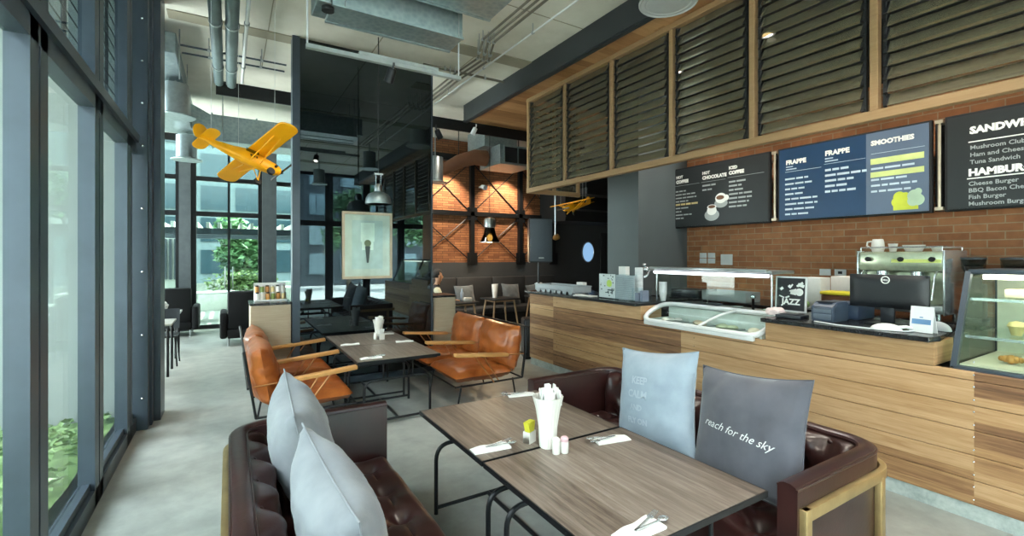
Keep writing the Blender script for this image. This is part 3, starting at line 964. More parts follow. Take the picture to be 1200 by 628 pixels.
for i in range(1, 7):
    y = y0 + (y1 - y0) * i / 7
    dvd.bb(x0 + .012, x1, y - .004, y + .004, ZW + .045, ZW + .095)
dvd.build('dividers', MT['plastic_grey'], tr, False)
def cup(name, label, x, y, z, r0, r1, h, mat, group=None, n=20):
    return simple(name, label, 'cup', MB().lathe([(r0, 0), (r1, h), (r1 * .94, h), (r0 * .93, .006), (0, .006)], (x, y, z), n), mat, group)
simple('paper_box', 'small white box behind the grey tray on the worktop', 'box', MB().bb(4.44, 4.52, 5.32, 5.46, ZW, ZW + .14, .004), MT['paper'])
simple('paper_stack', 'white papers lying before the menu holder', 'paper', MB().box((4.02, 4.76, ZW + .006), (.14, .3, .012), Matrix.Rotation(.2, 3, 'Z'), .004).box((4.0, 4.84, ZW + .016), (.1, .14, .008), Matrix.Rotation(-.3, 3, 'Z'), .003), MT['paper'])
mh = thing('menu_holder', 'clear acrylic menu holder with printed white sheets on the worktop', 'menu holder', (4.02, 4.14, ZW), 0)
MB().bb(0, .006, -.24, .38, 0, .31).bb(.05, .056, -.24, .38, 0, .31).bb(0, .07, -.24, .38, 0, .008).build('acrylic_sheet', MT['acrylic'], mh, False)
sh = MB().bb(.022, .026, .085, .375, .01, .305).build('printed_sheet', MT['paper'], mh, False)
pr = MB(); R_ = random.Random(8)
for _ in range(26):
    y, z = R_.uniform(.1, .35), R_.uniform(.03, .29)
    if .14 < y < .26 and .08 < z < .24: continue
    pr.bb(.0205, .022, y, y + R_.uniform(.008, .03), z, z + R_.uniform(.006, .02))
pr.bb(.0205, .022, .15, .22, .10, .115); pr.bb(.0205, .022, .13, .15, .06, .13); pr.bb(.0205, .022, .20, .26, .07, .08)
pr.build('print', M('#3c4246', .7), sh, False)
pc = MB(); pc.lathe([(.045, 0), (.045, .0015), (0, .0015)], (.022, .19, .19), 20, Matrix.Rotation(-PI / 2, 3, 'Y'))
pc.bb(.0203, .022, .15, .23, .155, .19)
pc.build('picture', M('#cfe26a', .7), sh, False)
MB().bb(.022, .026, -.235, .075, .01, .30).build('grey_sheet', M('#a9afb2', .7), mh, False)
m = MB()
for i in range(12): m.bb(.0205, .022, -.22, .06, .02 + i * .022, .023 + i * .022)
m.build('ruled_print', M('#7f868a', .7), mh, False)
simple('straw_box', 'tall white box standing behind the menu holder', 'box', MB().bb(4.16, 4.23, 4.17, 4.29, ZW, ZW + .40, .004), MT['paper'])
for i in range(14):
    simple('sip_cover', 'white cup lid in the tall stack beside the menu holder', 'cup lid', MB().lathe([(.045, 0), (.048, .004), (.048, .022), (.045, .027)], (4.20, 3.99, ZW + i * .028), 20), MT['white'], 'cup lids stacked beside the menu holder')
dz = thing('cup_dispenser', 'clear acrylic box of sticks at the corner of the worktop', 'dispenser', (4.10, 3.83, ZW))
m = MB()
for a in ((-.08, -.074, -.06, .1), (.074, .08, -.06, .1), (-.08, .08, -.06, -.054), (-.08, .08, .094, .1)): m.bb(a[0], a[1], a[2], a[3], 0, .16)
m.bb(-.08, .08, -.06, .1, 0, .006)
m.build('acrylic_box', MT['acrylic'], dz, False)
MB().bb(-.05, .05, -.04, .0, .007, .13).bb(-.05, .05, .02, .08, .007, .10).build('sticks', M('#8d8fa0', .6), dz, False)
for i in range(7):
    simple('paper_cup', 'white cup in the nested stack beside the glass display guard', 'cup', MB().lathe([(.029, 0), (.044, .084), (.049, .084), (.049, .09), (.042, .09), (.028, .004), (0, .004)], (4.40, 3.80, ZW + i * .022), 20), MT['white'], 'white cups nested beside the display guard')

# jazz poster
jp = thing('poster_stand', 'small black and white poster reading JAZZ at the end of the glass guard', 'poster', (4.56, 2.42, ZW), 0, rot=(0, .06, 0))
MB().bb(0, .012, -.145, .145, 0, .335, .002).build('backing', MT['white'], jp, False)
MB().bb(-.003, 0, -.128, .128, .014, .32).build('print', M('#14161c', .5), jp, False)
m = MB(); R_ = random.Random(12)
for _ in range(16):
    y, z = R_.uniform(-.1, .1), R_.uniform(.13, .3)
    m.box((-.004, y, z), (.002, R_.uniform(.02, .06), R_.uniform(.01, .03)), Matrix.Rotation(R_.uniform(-1, 1), 3, 'X'))
m.lathe([(.035, 0), (.035, .002), (0, .002)], (-.003, -.08, .19), 20, Matrix.Rotation(-PI / 2, 3, 'Y'))
m.build('artwork', MT['letter'], jp, False)
m = MB(); put_text(m, 'JAZZ', .075, frame_T((-.005, -.005, .07), (0, -1, 0), (0, 0, 1)), align='CENTER', bold=.003)
m.build('lettering', MT['letter'], jp, False)
def crumple(name, label, cat, c, s, mat, seed):
    m = MB(); m.sphere(c, 1, s, 24, 16)
    for v in m.bm.verts:
        d = v.co - Vector(c)
        v.co = Vector(c) + d * (1 + .35 * noise.noise(Vector(v.co) * 28 + Vector((seed, 0, 0))))
        v.co.z = max(v.co.z, ZW + .0005)
    return simple(name, label, cat, m, mat)
crumple('cloth', 'crumpled pale pink cloth in front of the jazz poster', 'cloth', (4.23, 2.37, ZW + .02), (.07, .08, .045), M('#cdbdbd', .9), 2)
simple('card_tray', 'flat black tray beside the receipt printer', 'tray', MB().box((4.12, 2.17, ZW + .015), (.18, .2, .03), Matrix.Rotation(.1, 3, 'Z'), .006).bb(4.06, 4.18, 2.1, 2.24, ZW + .028, ZW + .036, .003), MT['plastic_dark'])
rp = thing('receipt_printer', 'blue grey receipt printer standing beside the monitor', 'printer', (4.20, 1.93, ZW), 0)
m = MB(); m.prism([(0, 0), (.25, 0), (.25, .155), (.06, .155), (0, .115)], .17, Matrix(((1, 0, 0, -.10), (0, 0, 1, -.09), (0, 1, 0, 0), (0, 0, 0, 1))))
bmesh.ops.bevel(m.bm, geom=list(m.bm.edges), offset=.008, segments=2, affect='EDGES')
m.build('body', MT['plastic_blue'], rp)
MB().bb(-.103, -.098, -.07, .06, .02, .06, .002).bb(-.103, -.098, -.07, .06, .068, .10, .002).build('front_cover', M('#55606c', .4), rp)
MB().bb(-.06, .0, -.06, .05, .152, .160, .002).build('paper_slot', MT['plastic_dark'], rp)
simple('cash_box', 'large dark blue machine behind the receipt printer', 'box', MB().bb(4.42, 4.72, 1.80, 2.12, ZW, ZW + .13, .01), M('#2b3b52', .45))

# monitor
mo = thing('monitor', 'black computer monitor seen from behind with a round white badge', 'monitor', (4.35, 1.58, ZW))
m = MB(); m.bb(0, .022, -.255, .255, .125, .385, .006)
m.build('bezel', MT['plastic_dark'], mo)
m = MB()
def hump(a, b):
    u, v = a * 2 - 1, b * 2 - 1
    return Vector((-.028 * (1 - u ** 6) * (1 - v ** 6), u * .25, .255 + v * .126))
m.grid(hump, 20, 12); m.build('back_shell', M('#191c20', .42, bscale=60, bstr=.1), mo)
lg = MB()
ring = [(-.031, .026 * math.cos(a), .345 + .026 * math.sin(a)) for a in [2 * PI * i / 32 for i in range(32)]]
lg.tube(ring, .0036, 6, closed=True)
put_text(lg, 'DELL', .019, frame_T((-.0325, 0, .3385), (0, -1, 0), (0, 0, 1)), align='CENTER', bold=.0006)
lg.build('badge', MT['letter'], mo)
MB().bb(.0, .03, -.045, .045, .012, .2, .006).build('stand', MT['plastic_dark'], mo)
MB().bb(-.09, .13, -.12, .12, 0, .012, .005).build('base', MT['plastic_dark'], mo)
m = MB(); m.bb(.0225, .0235, -.245, .245, .135, .375); m.build('screen', M('#0b0d10', .1), mo, False)
m = MB(); m.tube([(4.03, 1.95, ZW + .005), (3.96, 1.75, ZW + .005), (3.97, 1.55, ZW + .005), (4.02, 1.36, ZW + .005), (4.09, 1.33, ZW + .005)], .005, 6)
simple('cable', 'thin white cable along the front of the black worktop', 'cable', m, MT['white'])
sc = thing('sign_card', 'white counter sign with a blue panel standing by the monitor', 'sign', (4.10, 1.29, ZW), -.15)
MB().box((0, 0, .09), (.006, .135, .18), Matrix.Rotation(.12, 3, 'Y'), .001).box((.03, 0, .08), (.004, .135, .165), Matrix.Rotation(-.25, 3, 'Y'), .001).build('card', MT['white'], sc, False)
MB().box((-.006, 0, .075), (.002, .11, .035), Matrix.Rotation(.12, 3, 'Y')).box((-.0045, 0, .105), (.002, .02, .008), Matrix.Rotation(.12, 3, 'Y')).build('blue_print', M('#5f86ae', .6), sc, False)
def mouse(label, c, rz, s, mat, seed):
    m = MB(); m.sphere((0, 0, 0), 1, s, 20, 12)
    for v in m.bm.verts:
        if v.co.z < 0: v.co.z *= .05
        v.co = Matrix.Rotation(rz, 3, 'Z') @ v.co + Vector(c)
    return m
simple('barcode_scanner', 'white hand scanner lying in front of the monitor base', 'scanner', mouse('', (4.03, 1.47, ZW + .002), .6, (.05, .095, .045), MT['white'], 1).tube([(4.05, 1.42, ZW + .02), (4.08, 1.37, ZW + .03), (4.12, 1.33, ZW + .012)], .012, 8), MT['white'])
simple('card_reader', 'grey card reader at the end of the black worktop', 'card reader', mouse('', (4.33, 1.27, ZW + .002), -.5, (.05, .09, .06), MT['plastic_grey'], 1), MT['plastic_grey'])

# things on the back counter
ZB = 1.091
em = thing('espresso_machine', 'large chrome espresso machine on the back counter', 'espresso machine', (5.45, 1.80, ZB))
m = MB()
m.bb(-.10, .26, -.31, .31, .06, .60, .015)
m.bb(-.26, -.10, -.31, .31, .42, .60, .02)
m.build('body', M('#b8bfa4', .25, .6, .25, 9, name='machine_panel'), em)
MB().bb(-.28, -.10, -.31, .31, .06, .13, .008).build('drip_tray', MT['steel_brushed'], em)
MB().bb(-.27, .27, -.325, -.31, .05, .61, .006).build('side_panel', MT['chrome'], em); MB().bb(-.27, .27, .31, .325, .05, .61, .006).build('side_panel', MT['chrome'], em)
for x in (-.2, .2):
    for y in (-.26, .26): MB().cyl((x, y, 0), (x, y, .07), .02).build('leg', MT['chrome'], em)
for y in (-.12, .14):
    g = MB().cyl((-.20, y, .42), (-.20, y, .33), .045, .05); g.cyl((-.20, y, .33), (-.20, y, .30), .055)
    o = g.build('group_head', MT['chrome'], em)
    MB().tube([(-.22, y, .32), (-.38, y, .29)], .016, 8).build('portafilter_handle', MT['matt_black'], o)
for y in (-.27, .27):
    MB().tube([(-.24, y, .44), (-.30, y, .40), (-.31, y * .93, .18)], .006, 6).build('steam_wand', MT['chrome'], em)
m = MB(); m.bb(-.27, -.262, -.30, .05, .50, .53); m.build('trim_strip', M('#d9e27e', .3), em, False)
m = MB()
for y in (-.24, -.02, .23): m.cyl((-.262, y, .53), (-.285, y, .53), .022)
m.build('knob', MT['matt_black'], em)
m = MB(); m.tube([(-.24, -.30, .64), (-.24, .30, .64), (.24, .30, .64), (.24, -.30, .64)], .006, 6, closed=True)
for x, y in ((-.24, -.30), (-.24, .30), (.24, .30), (.24, -.30)): m.tube([(x, y, .60), (x, y, .64)], .005, 6)
m.build('cup_rail', MT['chrome'], em)
ZE = ZB + .601
pj_ = thing('jug', 'white jug with a handle on top of the espresso machine', 'jug', (5.36, 2.02, ZE))
MB().lathe([(.045, 0), (.055, .03), (.05, .09), (.042, .12), (.038, .12), (.045, .05), (0, .01)], n=24).build('body', MT['ceramic'], pj_)
MB().tube(rounded([(0, .045, .095), (0, .09, .09), (0, .085, .03), (0, .05, .03)], 0, 1), .008, 8).build('handle', MT['ceramic'], pj_) if False else MB().tube([(0, .045, .10), (0, .085, .095), (0, .092, .06), (0, .05, .03)], .008, 8).build('handle', MT['ceramic'], pj_)
cc = [(5.36, 1.90, .035, 'white cup beside the jug on the espresso machine'), (5.40, 1.74, .055, 'wide white bowl amid the cups on the espresso machine'), (5.36, 1.60, .032, 'white cup at the grinder end of the espresso machine')]
cup('coffee_cup', cc[0][3], 5.36, 1.90, ZE, .025, .038, .075, MT['ceramic'], 'crockery on the espresso machine')
cup('coffee_bowl', cc[1][3], 5.38, 1.75, ZE, .06, .085, .06, MT['ceramic'], 'crockery on the espresso machine')
cup('coffee_cup', cc[2][3], 5.36, 1.58, ZE, .03, .045, .04, MT['ceramic'], 'crockery on the espresso machine')
def grinder(x, y, label):
    t = thing('coffee_grinder', label, 'coffee grinder', (x, y, ZB), 0, 'coffee grinders on the back counter')
    MB().bb(-.09, .11, -.07, .07, 0, .03, .006).bb(-.03, .11, -.06, .06, .03, .32, .015).cyl((-.02, 0, .25), (-.02, 0, .38), .06, .05).build('body', MT['plastic_dark'], t)
    MB().lathe([(.03, .38), (.075, .45), (.08, .53), (.078, .53), (.028, .39)], (-.02, 0, 0), 20).build('hopper', MT['glass_dark'], t)
    MB().lathe([(.082, .53), (.082, .545), (0, .55)], (-.02, 0, 0), 20).build('lid', MT['plastic_dark'], t)
    MB().lathe([(0, .40), (.05, .42), (.06, .47), (0, .48)], (-.02, 0, 0), 16).build('beans', M('#3a2317', .6), t)
    MB().tube([(-.10, -.02, .16), (-.03, -.02, .16)], .01, 6).tube([(-.10, .02, .16), (-.03, .02, .16)], .01, 6).build('fork_rest', MT['chrome'], t)
grinder(5.45, 1.36, 'dark coffee grinder standing against the espresso machine')
grinder(5.5, 1.13, 'dark coffee grinder standing clear of the espresso machine')
simple('tray_stack', 'flat dark tray on the back counter behind the bakery case', 'tray', MB().bb(5.4, 5.7, .75, 1.0, ZB + .43, ZB + .47, .006).bb(5.42, 5.68, .77, .98, ZB, ZB + .43, .01), MT['plastic_dark'])
simple('paper_box', 'white box on the back counter behind the jazz poster', 'box', MB().bb(5.3, 5.55, 2.72, 2.86, ZB, ZB + .24, .004), MT['paper'], 'white boxes on the back counter')
simple('paper_box', 'tall white box on the back counter behind the receipt printer', 'box', MB().bb(5.3, 5.5, 2.50, 2.68, ZB, ZB + .33, .004), MT['paper'], 'white boxes on the back counter')
simple('paper_box', 'wide white box on the back counter behind the basket', 'box', MB().bb(5.55, 5.8, 2.22, 2.52, ZB, ZB + .34, .004), MT['paper'], 'white boxes on the back counter')
bk = thing('basket', 'brown basket with a yellow lid on the back counter', 'basket', (5.25, 2.30, ZB))
m = MB(); m.bb(-.1, .1, -.13, .13, 0, .17, .012); m.build('body', M('#5b3517', .7, bscale=60, bstr=.6), bk)
MB().bb(-.11, .11, -.14, .14, .17, .205, .012).build('lid', M('#d3c22c', .5), bk)
MB().bb(-.104, -.1, -.03, .03, .06, .10).build('tag', MT['paper'], bk, False)
simple('plant_sprig', 'small bunch of green herbs behind the jazz poster', 'plant', MB().sphere((5.2, 2.62, ZB + .05), .05, (1, 1.2, .9), 10, 8), MT['leaf'])
simple('coffee_tray', 'black open tray on the back counter behind the glass guard', 'tray', MB().bb(5.25, 5.6, 3.95, 4.4, ZB, ZB + .11, .01), MT['plastic_dark'])
tc = thing('grey_tray', 'grey compartment tray on the back counter behind the glass guard', 'tray', (5.4, 3.6, ZB))
MB().bb(-.15, .15, -.3, .3, 0, .02, .004).bb(-.15, -.14, -.3, .3, .02, .12).bb(.14, .15, -.3, .3, .02, .12).bb(-.14, .14, -.3, -.29, .02, .12).bb(-.14, .14, .29, .3, .02, .12).build('body', MT['plastic_grey'], tc, False)
MB().bb(-.14, .14, -.1, -.09, .02, .10).bb(-.14, .14, .1, .11, .02, .10).build('dividers', MT['plastic_grey'], tc, False)

# bakery case
bk = thing('bakery_case', 'glass bakery case with a sloping front at the end of the bar', 'display case', (0, 0, 0))
fr = MB()
yA, yB = 1.10, -.6
P0, P1 = (4.02, .93), (4.30, 1.54)
for y in (yA, yB):
    fr.bar((P0[0], y, P0[1]), (P1[0], y, P1[1]), .03, .04)
fr.bb(4.28, 4.9, yB, yA, 1.53, 1.56, .004); fr.bb(4.86, 4.9, yB, yA, .93, 1.53); fr.bb(4.0, 4.9, yB, yA, .90, .945, .004)
fr.build('frame', MT['steel'], bk)
m = MB(); m.prism([(4.02, .945), (4.85, .945), (4.85, 1.53), (4.30, 1.53)], .006, Matrix(((1, 0, 0, 0), (0, 0, 1, yA - .01), (0, 1, 0, 0), (0, 0, 0, 1))))
m.build('end_pane', MT['glass_case'], bk, False)
m = MB(); m.box(((P0[0] + P1[0]) / 2, (yA + yB) / 2, (P0[1] + P1[1]) / 2), (.006, yA - yB - .03, math.hypot(.28, .61) - .02), Matrix.Rotation(math.atan2(.28, .61), 3, 'Y'))
m.build('front_pane', MT['glass_case'], bk, False)
for z, x0 in ((1.12, 4.16), (1.36, 4.26)):
    MB().bb(x0, 4.85, yB + .02, yA - .02, z, z + .008).build('glass_shelf', MT['glass_case'], bk, False)
    MB().bb(x0 - .006, x0 + .004, yB + .02, yA - .02, z - .006, z + .012).build('shelf_edge', MT['chrome'], bk, False)
MB().bb(4.34, 4.40, yB + .05, yA - .06, 1.495, 1.525).build('light_strip', emis('#fff4e0', 9), bk, False)
MB().bb(4.82, 4.855, yB + .02, yA - .02, .955, 1.52).build('back_panel', M('#d9d8c6', .5), bk, False)
MB().bb(4.05, 4.84, yB + .02, yA - .02, .946, .955).build('tray_base', M('#cfc9b4', .5), bk, False)
R_ = random.Random(21)
def pastry(x, y, z, kind, i, lb):
    m = MB()
    if kind == 0:
        for q in range(5): m.sphere((x + (q - 2) * .012 * 0, y + (q - 2) * .022, z + .03), .032 - abs(q - 2) * .006, (1.2, .8, .9), 12, 8)
        simple('croissant', lb, 'pastry', m, M('#b9803f', .5, bscale=30), 'pastries in the bakery case')
    elif kind == 1:
        m.lathe([(.025, 0), (.038, .05), (.046, .06), (.035, .085), (0, .095)], (x, y, z), 20)
        simple('muffin', lb, 'pastry', m, M('#d8c38a', .6, bscale=40), 'pastries in the bakery case')
    else:
        m.bb(x - .07, x + .07, y - .06, y + .06, z, z + .06, .01)
        simple('cake', lb, 'cake', m, M('#e7dcc0', .6), 'pastries in the bakery case')
where = ['near the end pane', 'second from the end pane', 'third from the end pane', 'fourth from the end pane']
for s, (z, x, shelf) in enumerate(((.956, 4.3, 'bottom tray'), (1.129, 4.42, 'lower shelf'), (1.369, 4.5, 'upper shelf'))):
    for i in range(4):
        kd = (s + i) % 3
        pastry(x, .90 - i * .17, z, kd, i, '%s on the %s of the bakery case, %s' % (('golden croissant', 'pale muffin', 'cream cake')[kd], shelf, where[i]))

# wall plates on the brick
for i, (y, z) in enumerate(((4.43, 1.66), (4.29, 1.66), (4.43, 1.58), (4.29, 1.58))):
    sw = thing('wall_switch', 'white switch plate on the brick, %s of four' % ('upper one by the column', 'upper one away from the column', 'lower one by the column', 'lower one away from the column')[i], 'switch', (5.995, y, z), 0, 'switch plates on the brick wall')
    MB().bb(-.008, .004, -.058, .058, -.036, .036, .004).build('plate', MT['white'], sw)
    MB().bb(-.013, -.008, -.02, .02, -.02, .02, .002).build('rocker', MT['white'], sw)
sw = thing('wall_switch', 'large square white switch plate on the brick wall', 'switch', (5.995, 4.05, 1.60))
MB().bb(-.008, .004, -.09, .09, -.075, .075, .004).build('plate', MT['white'], sw); MB().bb(-.013, -.008, -.03, .03, -.03, .03, .002).build('rocker', MT['white'], sw)
for y, lb, dk in ((2.78, 'plain white wall plate on the brick near the espresso machine', False), (2.62, 'white wall socket with a dark outlet near the espresso machine', True)):
    sw = thing('wall_socket', lb, 'socket', (5.995, y, 1.46))
    MB().bb(-.008, .004, -.06, .06, -.037, .037, .004).build('plate', MT['white'], sw)
    MB().bb(-.011, -.008, -.022, .022, -.015, .015, .002).build('outlet', MT['matt_black'] if dk else MT['white'], sw)

# ------------------------------------------------------------------ menu boards
BX = 5.74
def board(label, y1, y0, faces, z0=2.085, z1=2.93):
    t = thing('menu_board', label, 'menu board', (0, 0, 0))
    MB().bb(BX, BX + .05, y0 - .02, y1 + .02, z0 - .02, z1 + .02, .004).build('frame', MT['matt_black'], t, False)
    for a, b, mt in faces:
        MB().bb(BX - .006, BX, a, b, z0, z1).build('face', mt, t, False)
    m = MB()
    for z in (z0 + .06, z1 - .06):
        for y in (y0 + .1, y1 - .1): m.bb(BX + .05, 6.0, y - .015, y + .015, z - .015, z + .015)
    m.build('bracket', MT['steel_brushed'], t, False)
    return t
def lines(t, name, mat, items):
    """(text, y, z, size, bold); rules and illegible print are thin bars"""
    m = MB()
    for it in items:
        if isinstance(it[0], str):
            put_text(m, it[0], it[3], frame_T((BX - .009, it[1], it[2]), (0, -1, 0), (0, 0, 1)), bold=it[4] if len(it) > 4 else 0)
        else:
            y, z, L, h = it
            m.bb(BX - .0085, BX - .006, y - L, y, z, z + h)
    return m.build(name, mat, t, False, weld=False)
def words(y, z, L, h, rng):
    """illegible print: word-length dashes"""
    out = []; a = 0
    while a < L - .02:
        w = min(rng.uniform(.05, .13), L - a)
        out.append((y - a, z, w, h)); a += w + .015
    return out
RB = random.Random(31)
b1 = board('dark menu board with coffee headings and a picture of two cups', 4.79, 3.31, [(3.31, 4.79, MT['board_black'])])
it = [('HOT', 4.70, 2.80, .055, .003), ('COFFEE', 4.70, 2.73, .062, .004), ('HOT', 4.25, 2.80, .055, .003), ('CHOCOLATE', 4.25, 2.73, .062, .004), ('ICED', 3.84, 2.81, .055, .003), ('COFFEE', 3.84, 2.74, .062, .004)]
lines(b1, 'heading_lettering', MT['letter'], it)
dim = [(4.72, 2.69, .42, .004), (4.27, 2.69, .38, .004), (3.86, 2.70, .5, .004)]
for i, L in enumerate((.18, .36, .36, .22, .30, .22, .1, .28, .14)):
    if i != 4: dim += words(4.71, 2.60 - i * .05, L, .018, RB)
for i, L in enumerate((.24, .15)): dim += words(4.25, 2.63 - i * .06, L, .022, RB)
for i, L in enumerate((.26, .18, .22, .32, .34, .28, .25)): dim += words(3.84, 2.63 - i * .055, L, .022, RB)
lines(b1, 'lettering', MT['letter_dim'], dim)
lines(b1, 'highlighted_lettering', M('#c9b47c', .6), words(4.71, 2.40, .40, .026, RB))
# the two cups on saucers as a flat printed picture
def disc(m, y, z, ry, rz_, d, n=28):
    vs = [m.bm.verts.new((BX - d, y - ry * math.cos(2 * PI * i / n), z + rz_ * math.sin(2 * PI * i / n))) for i in range(n)]
    m.bm.faces.new(vs)
m = MB(); disc(m, 4.10, 2.22, .115, .08, .0070); disc(m, 3.96, 2.37, .10, .06, .0070); m.build('saucer_picture', MT['letter_dim'], b1, False, weld=False)
m = MB(); disc(m, 4.10, 2.28, .075, .062, .0078); disc(m, 4.10, 2.33, .072, .035, .0079); disc(m, 3.96, 2.44, .085, .07, .0078); disc(m, 3.88, 2.44, .04, .04, .0077); m.build('cup_picture', MT['letter'], b1, False, weld=False)
m = MB(); disc(m, 4.10, 2.335, .055, .022, .0086); disc(m, 3.97, 2.45, .06, .03, .0086); m.build('coffee_picture', M('#6a4a33', .6), b1, False, weld=False)

b2 = board('blue menu board with frappe columns and a slate smoothies panel', 3.17, 1.75, [(2.265, 3.17, MT['board_blue']), (1.75, 2.265, MT['board_slate'])])
lines(b2, 'heading_lettering', MT['letter'], [('FRAPPE', 3.09, 2.745, .07, .004), ('FRAPPE', 2.66, 2.775, .074, .004), ('SMOOTHIES', 2.22, 2.80, .066, .004)])
it = [(3.10, 2.655, .40, .004), (2.67, 2.68, .40, .004), (2.22, 2.71, .44, .004)]
it += words(3.09, 2.71, .08, .012, RB) + words(3.09, 2.68, .12, .012, RB) + words(2.66, 2.735, .08, .012, RB) + words(2.66, 2.705, .14, .012, RB)
for i, L in enumerate((.26, .30, .22, .20, .36, .36, .34, .26)): it += words(3.10, 2.56 - i * .06, L, .020, RB)
for i, L in enumerate((.24, .40, .28, .24, .30)): it += words(2.66, 2.60 - i * .06, L, .024, RB)
for i, L in enumerate((.36, .30, .38, .34)): it += words(2.22, (2.545, 2.43, 2.37, 2.31)[i], L, .020, RB)
lines(b2, 'lettering', M('#b9cbd8', .6), it)
lines(b2, 'highlighted_lettering', M('#c3cf86', .6), [(2.225, 2.60, .44, .06), (2.225, 2.465, .44, .055)])
m = MB()
for i, (y, z, r) in enumerate(((1.98, 2.24, .05), (1.94, 2.20, .05), (2.0, 2.19, .045), (1.93, 2.25, .03))): disc(m, y, z, r, r * 1.1, .0078 + i * .0006)
m.bb(BX - .0075, BX - .006, 1.83, 2.03, 2.11, 2.16)
m.build('fruit_picture', M('#bfc93f', .6), b2, False, weld=False)
m = MB()
for i, (y, z, r) in enumerate(((1.86, 2.24, .055), (1.83, 2.20, .05), (1.87, 2.19, .045), (1.83, 2.28, .03))): disc(m, y, z, r, r * 1.1, .0105 + i * .0006)
m.build('glass_picture', M('#a9c3a9', .6), b2, False, weld=False)

b3 = board('dark menu board listing sandwiches and hamburgers', 1.615, .15, [(.15, 1.615, MT['board_black'])])
lines(b3, 'heading_lettering', MT['letter'], [('SANDWICHES', 1.46, 2.755, .085, .005), ('HAMBURGERS', 1.47, 2.375, .085, .005), (1.47, 2.675, 1.2, .010), (1.48, 2.345, 1.2, .010)])
lines(b3, 'lettering', MT['letter_dim'], [('Mushroom Club Sandwich', 1.46, 2.61, .052, .001), ('Ham and Cheese Sandwich', 1.46, 2.545, .052, .001), ('Tuna Sandwich', 1.46, 2.48, .052, .001),
                                     ('Cheese Burger', 1.47, 2.285, .052, .001), ('BBQ Bacon Cheese Burger', 1.47, 2.225, .052, .001), ('Fish Burger', 1.47, 2.165, .052, .001), ('Mushroom Burger', 1.47, 2.105, .052, .001)])
for y, lb in ((4.835, 'pale steel rod between the column and the coffee menu board'), (3.24, 'pale steel rod between the coffee and frappe menu boards'), (1.68, 'pale steel rod between the blue and sandwich menu boards')):
    t = thing('hanging_rod', lb, 'rod', (BX + .02, y, 2.085))
    MB().cyl((0, 0, 0), (0, 0, .85), .013, n=10).build('rod', M('#cbbfa8', .35, .5), t)
    MB().bb(-.02, .22, -.03, .03, .82, .85).bb(-.02, .22, -.03, .03, 0, .03).build('bracket', M('#cbbfa8', .35, .5), t, False)
    MB().bb(.1, .23, -.06, .06, .0, .85).build('backing', MT['matt_black'], t, False)

# ------------------------------------------------------------------ louvre screen above the bar
LX = 3.96
ls = thing('louvre_screen', 'timber framed screen of glass louvres hung above the bar counter', 'louvre screen', (0, 0, 0))
mu = [6.02, 5.11, 4.19, 3.30, 2.42, 1.51, .6, -.3, -1.2, -2.1]
f = MB()
f.bb(LX - .03, LX + .04, mu[-1], mu[0] + .03, 2.62, 2.69, .004, 1)
f.bb(LX - .03, LX + .04, mu[-1], mu[0] + .03, 4.01, 4.068, .004, 1)
for y in mu: f.bb(LX - .025, LX + .04, y - .025, y + .025, 2.69, 4.01, .003, 1)
f.bb(LX + .04, 4.955, 5.99, 6.05, 2.62, 2.69, .004, 1)
f.bb(4.42, 4.47, 6.0, 6.05, 2.69, 4.06, .003, 1); f.bb(4.90, 4.955, 6.0, 6.05, 2.69, 4.06, .003, 1)
f.build('frame', MT['wood_frame'], ls, False)
def bay(y0, y1, along='Y'):
    ca, cb, bl = MB(), MB(), MB()
    n = 14
    z0, z1 = 2.70, 4.0
    for i in range(n):
        z = z0 + (z1 - z0) * (i + .5) / n
        R = Matrix.Rotation(math.radians(30), 3, 'Y')
        if along == 'Y':
            bl.box((LX + .005, (y0 + y1) / 2, z), (.006, y1 - y0 - .11, .104), R)
            for y, clip in ((y0 + .045, ca), (y1 - .045, cb)): clip.box((LX + .005, y, z), (.016, .022, .11), R)
        else:
            R = Matrix.Rotation(math.radians(-30), 3, 'X')
            bl.box(((y0 + y1) / 2, 6.025, z), (y1 - y0 - .11, .006, .104), R)
            for x, clip in ((y0 + .045, ca), (y1 - .045, cb)): clip.box((x, 6.025, z), (.022, .016, .11), R)
    if along == 'Y':
        for y, clip in ((y0 + .034, ca), (y1 - .034, cb)): clip.bb(LX - .008, LX + .02, y - .008, y + .008, z0, z1)
    else:
        for x, clip in ((y0 + .034, ca), (y1 - .034, cb)): clip.bb(x - .008, x + .008, 6.01, 6.04, z0, z1)
    o = bl.build('louvre_blades', MT['louvre'], ls, False)
    for clip in (ca, cb): clip.build('blade_clip', MT['matt_black'], o, False)
for a, b in zip(mu[1:], mu): bay(a + .025, b - .025)
bay(4.0, 4.42, 'X'); bay(4.47, 4.90, 'X')
# ------------------------------------------------------------------ under the ceiling
d1 = thing('air_duct', 'long galvanised air duct crossing before the mirror partition, farther of the pair', 'air duct', (0, 0, 0), 0, 'galvanised ducts before the mirror')
def duct(root, x0, x1, y0, y1, z0, z1, mat=None):
    m = MB(); m.bb(x0, x1, y0, y1, z0, z1, .006, 1)
    m.build('casing', mat or MT['galv'], root, False)
    f = MB()
    n = max(1, round((x1 - x0) / .6))
    for i in range(n + 1):
        x = x0 + (x1 - x0) * i / n
        for a in ((y0 - .02, y1 + .02, z0 - .02, z0), (y0 - .02, y1 + .02, z1, z1 + .02), (y0 - .02, y0, z0, z1), (y1, y1 + .02, z0, z1)):
            f.bb(x - .012, x + .012, a[0], a[1], a[2], a[3])
    f.build('flange', MT['galv'], root, False)
    h = MB()
    for x in (x0 + .15, x1 - .15):
        for y in (y0 - .03, y1 + .03): h.cyl((x, y, z0 - .02), (x, y, CZ), .006, n=6)
        h.bb(x - .015, x + .015, y0 - .05, y1 + .05, z0 - .045, z0 - .02)
    h.build('hanger', MT['steel_brushed'], root)
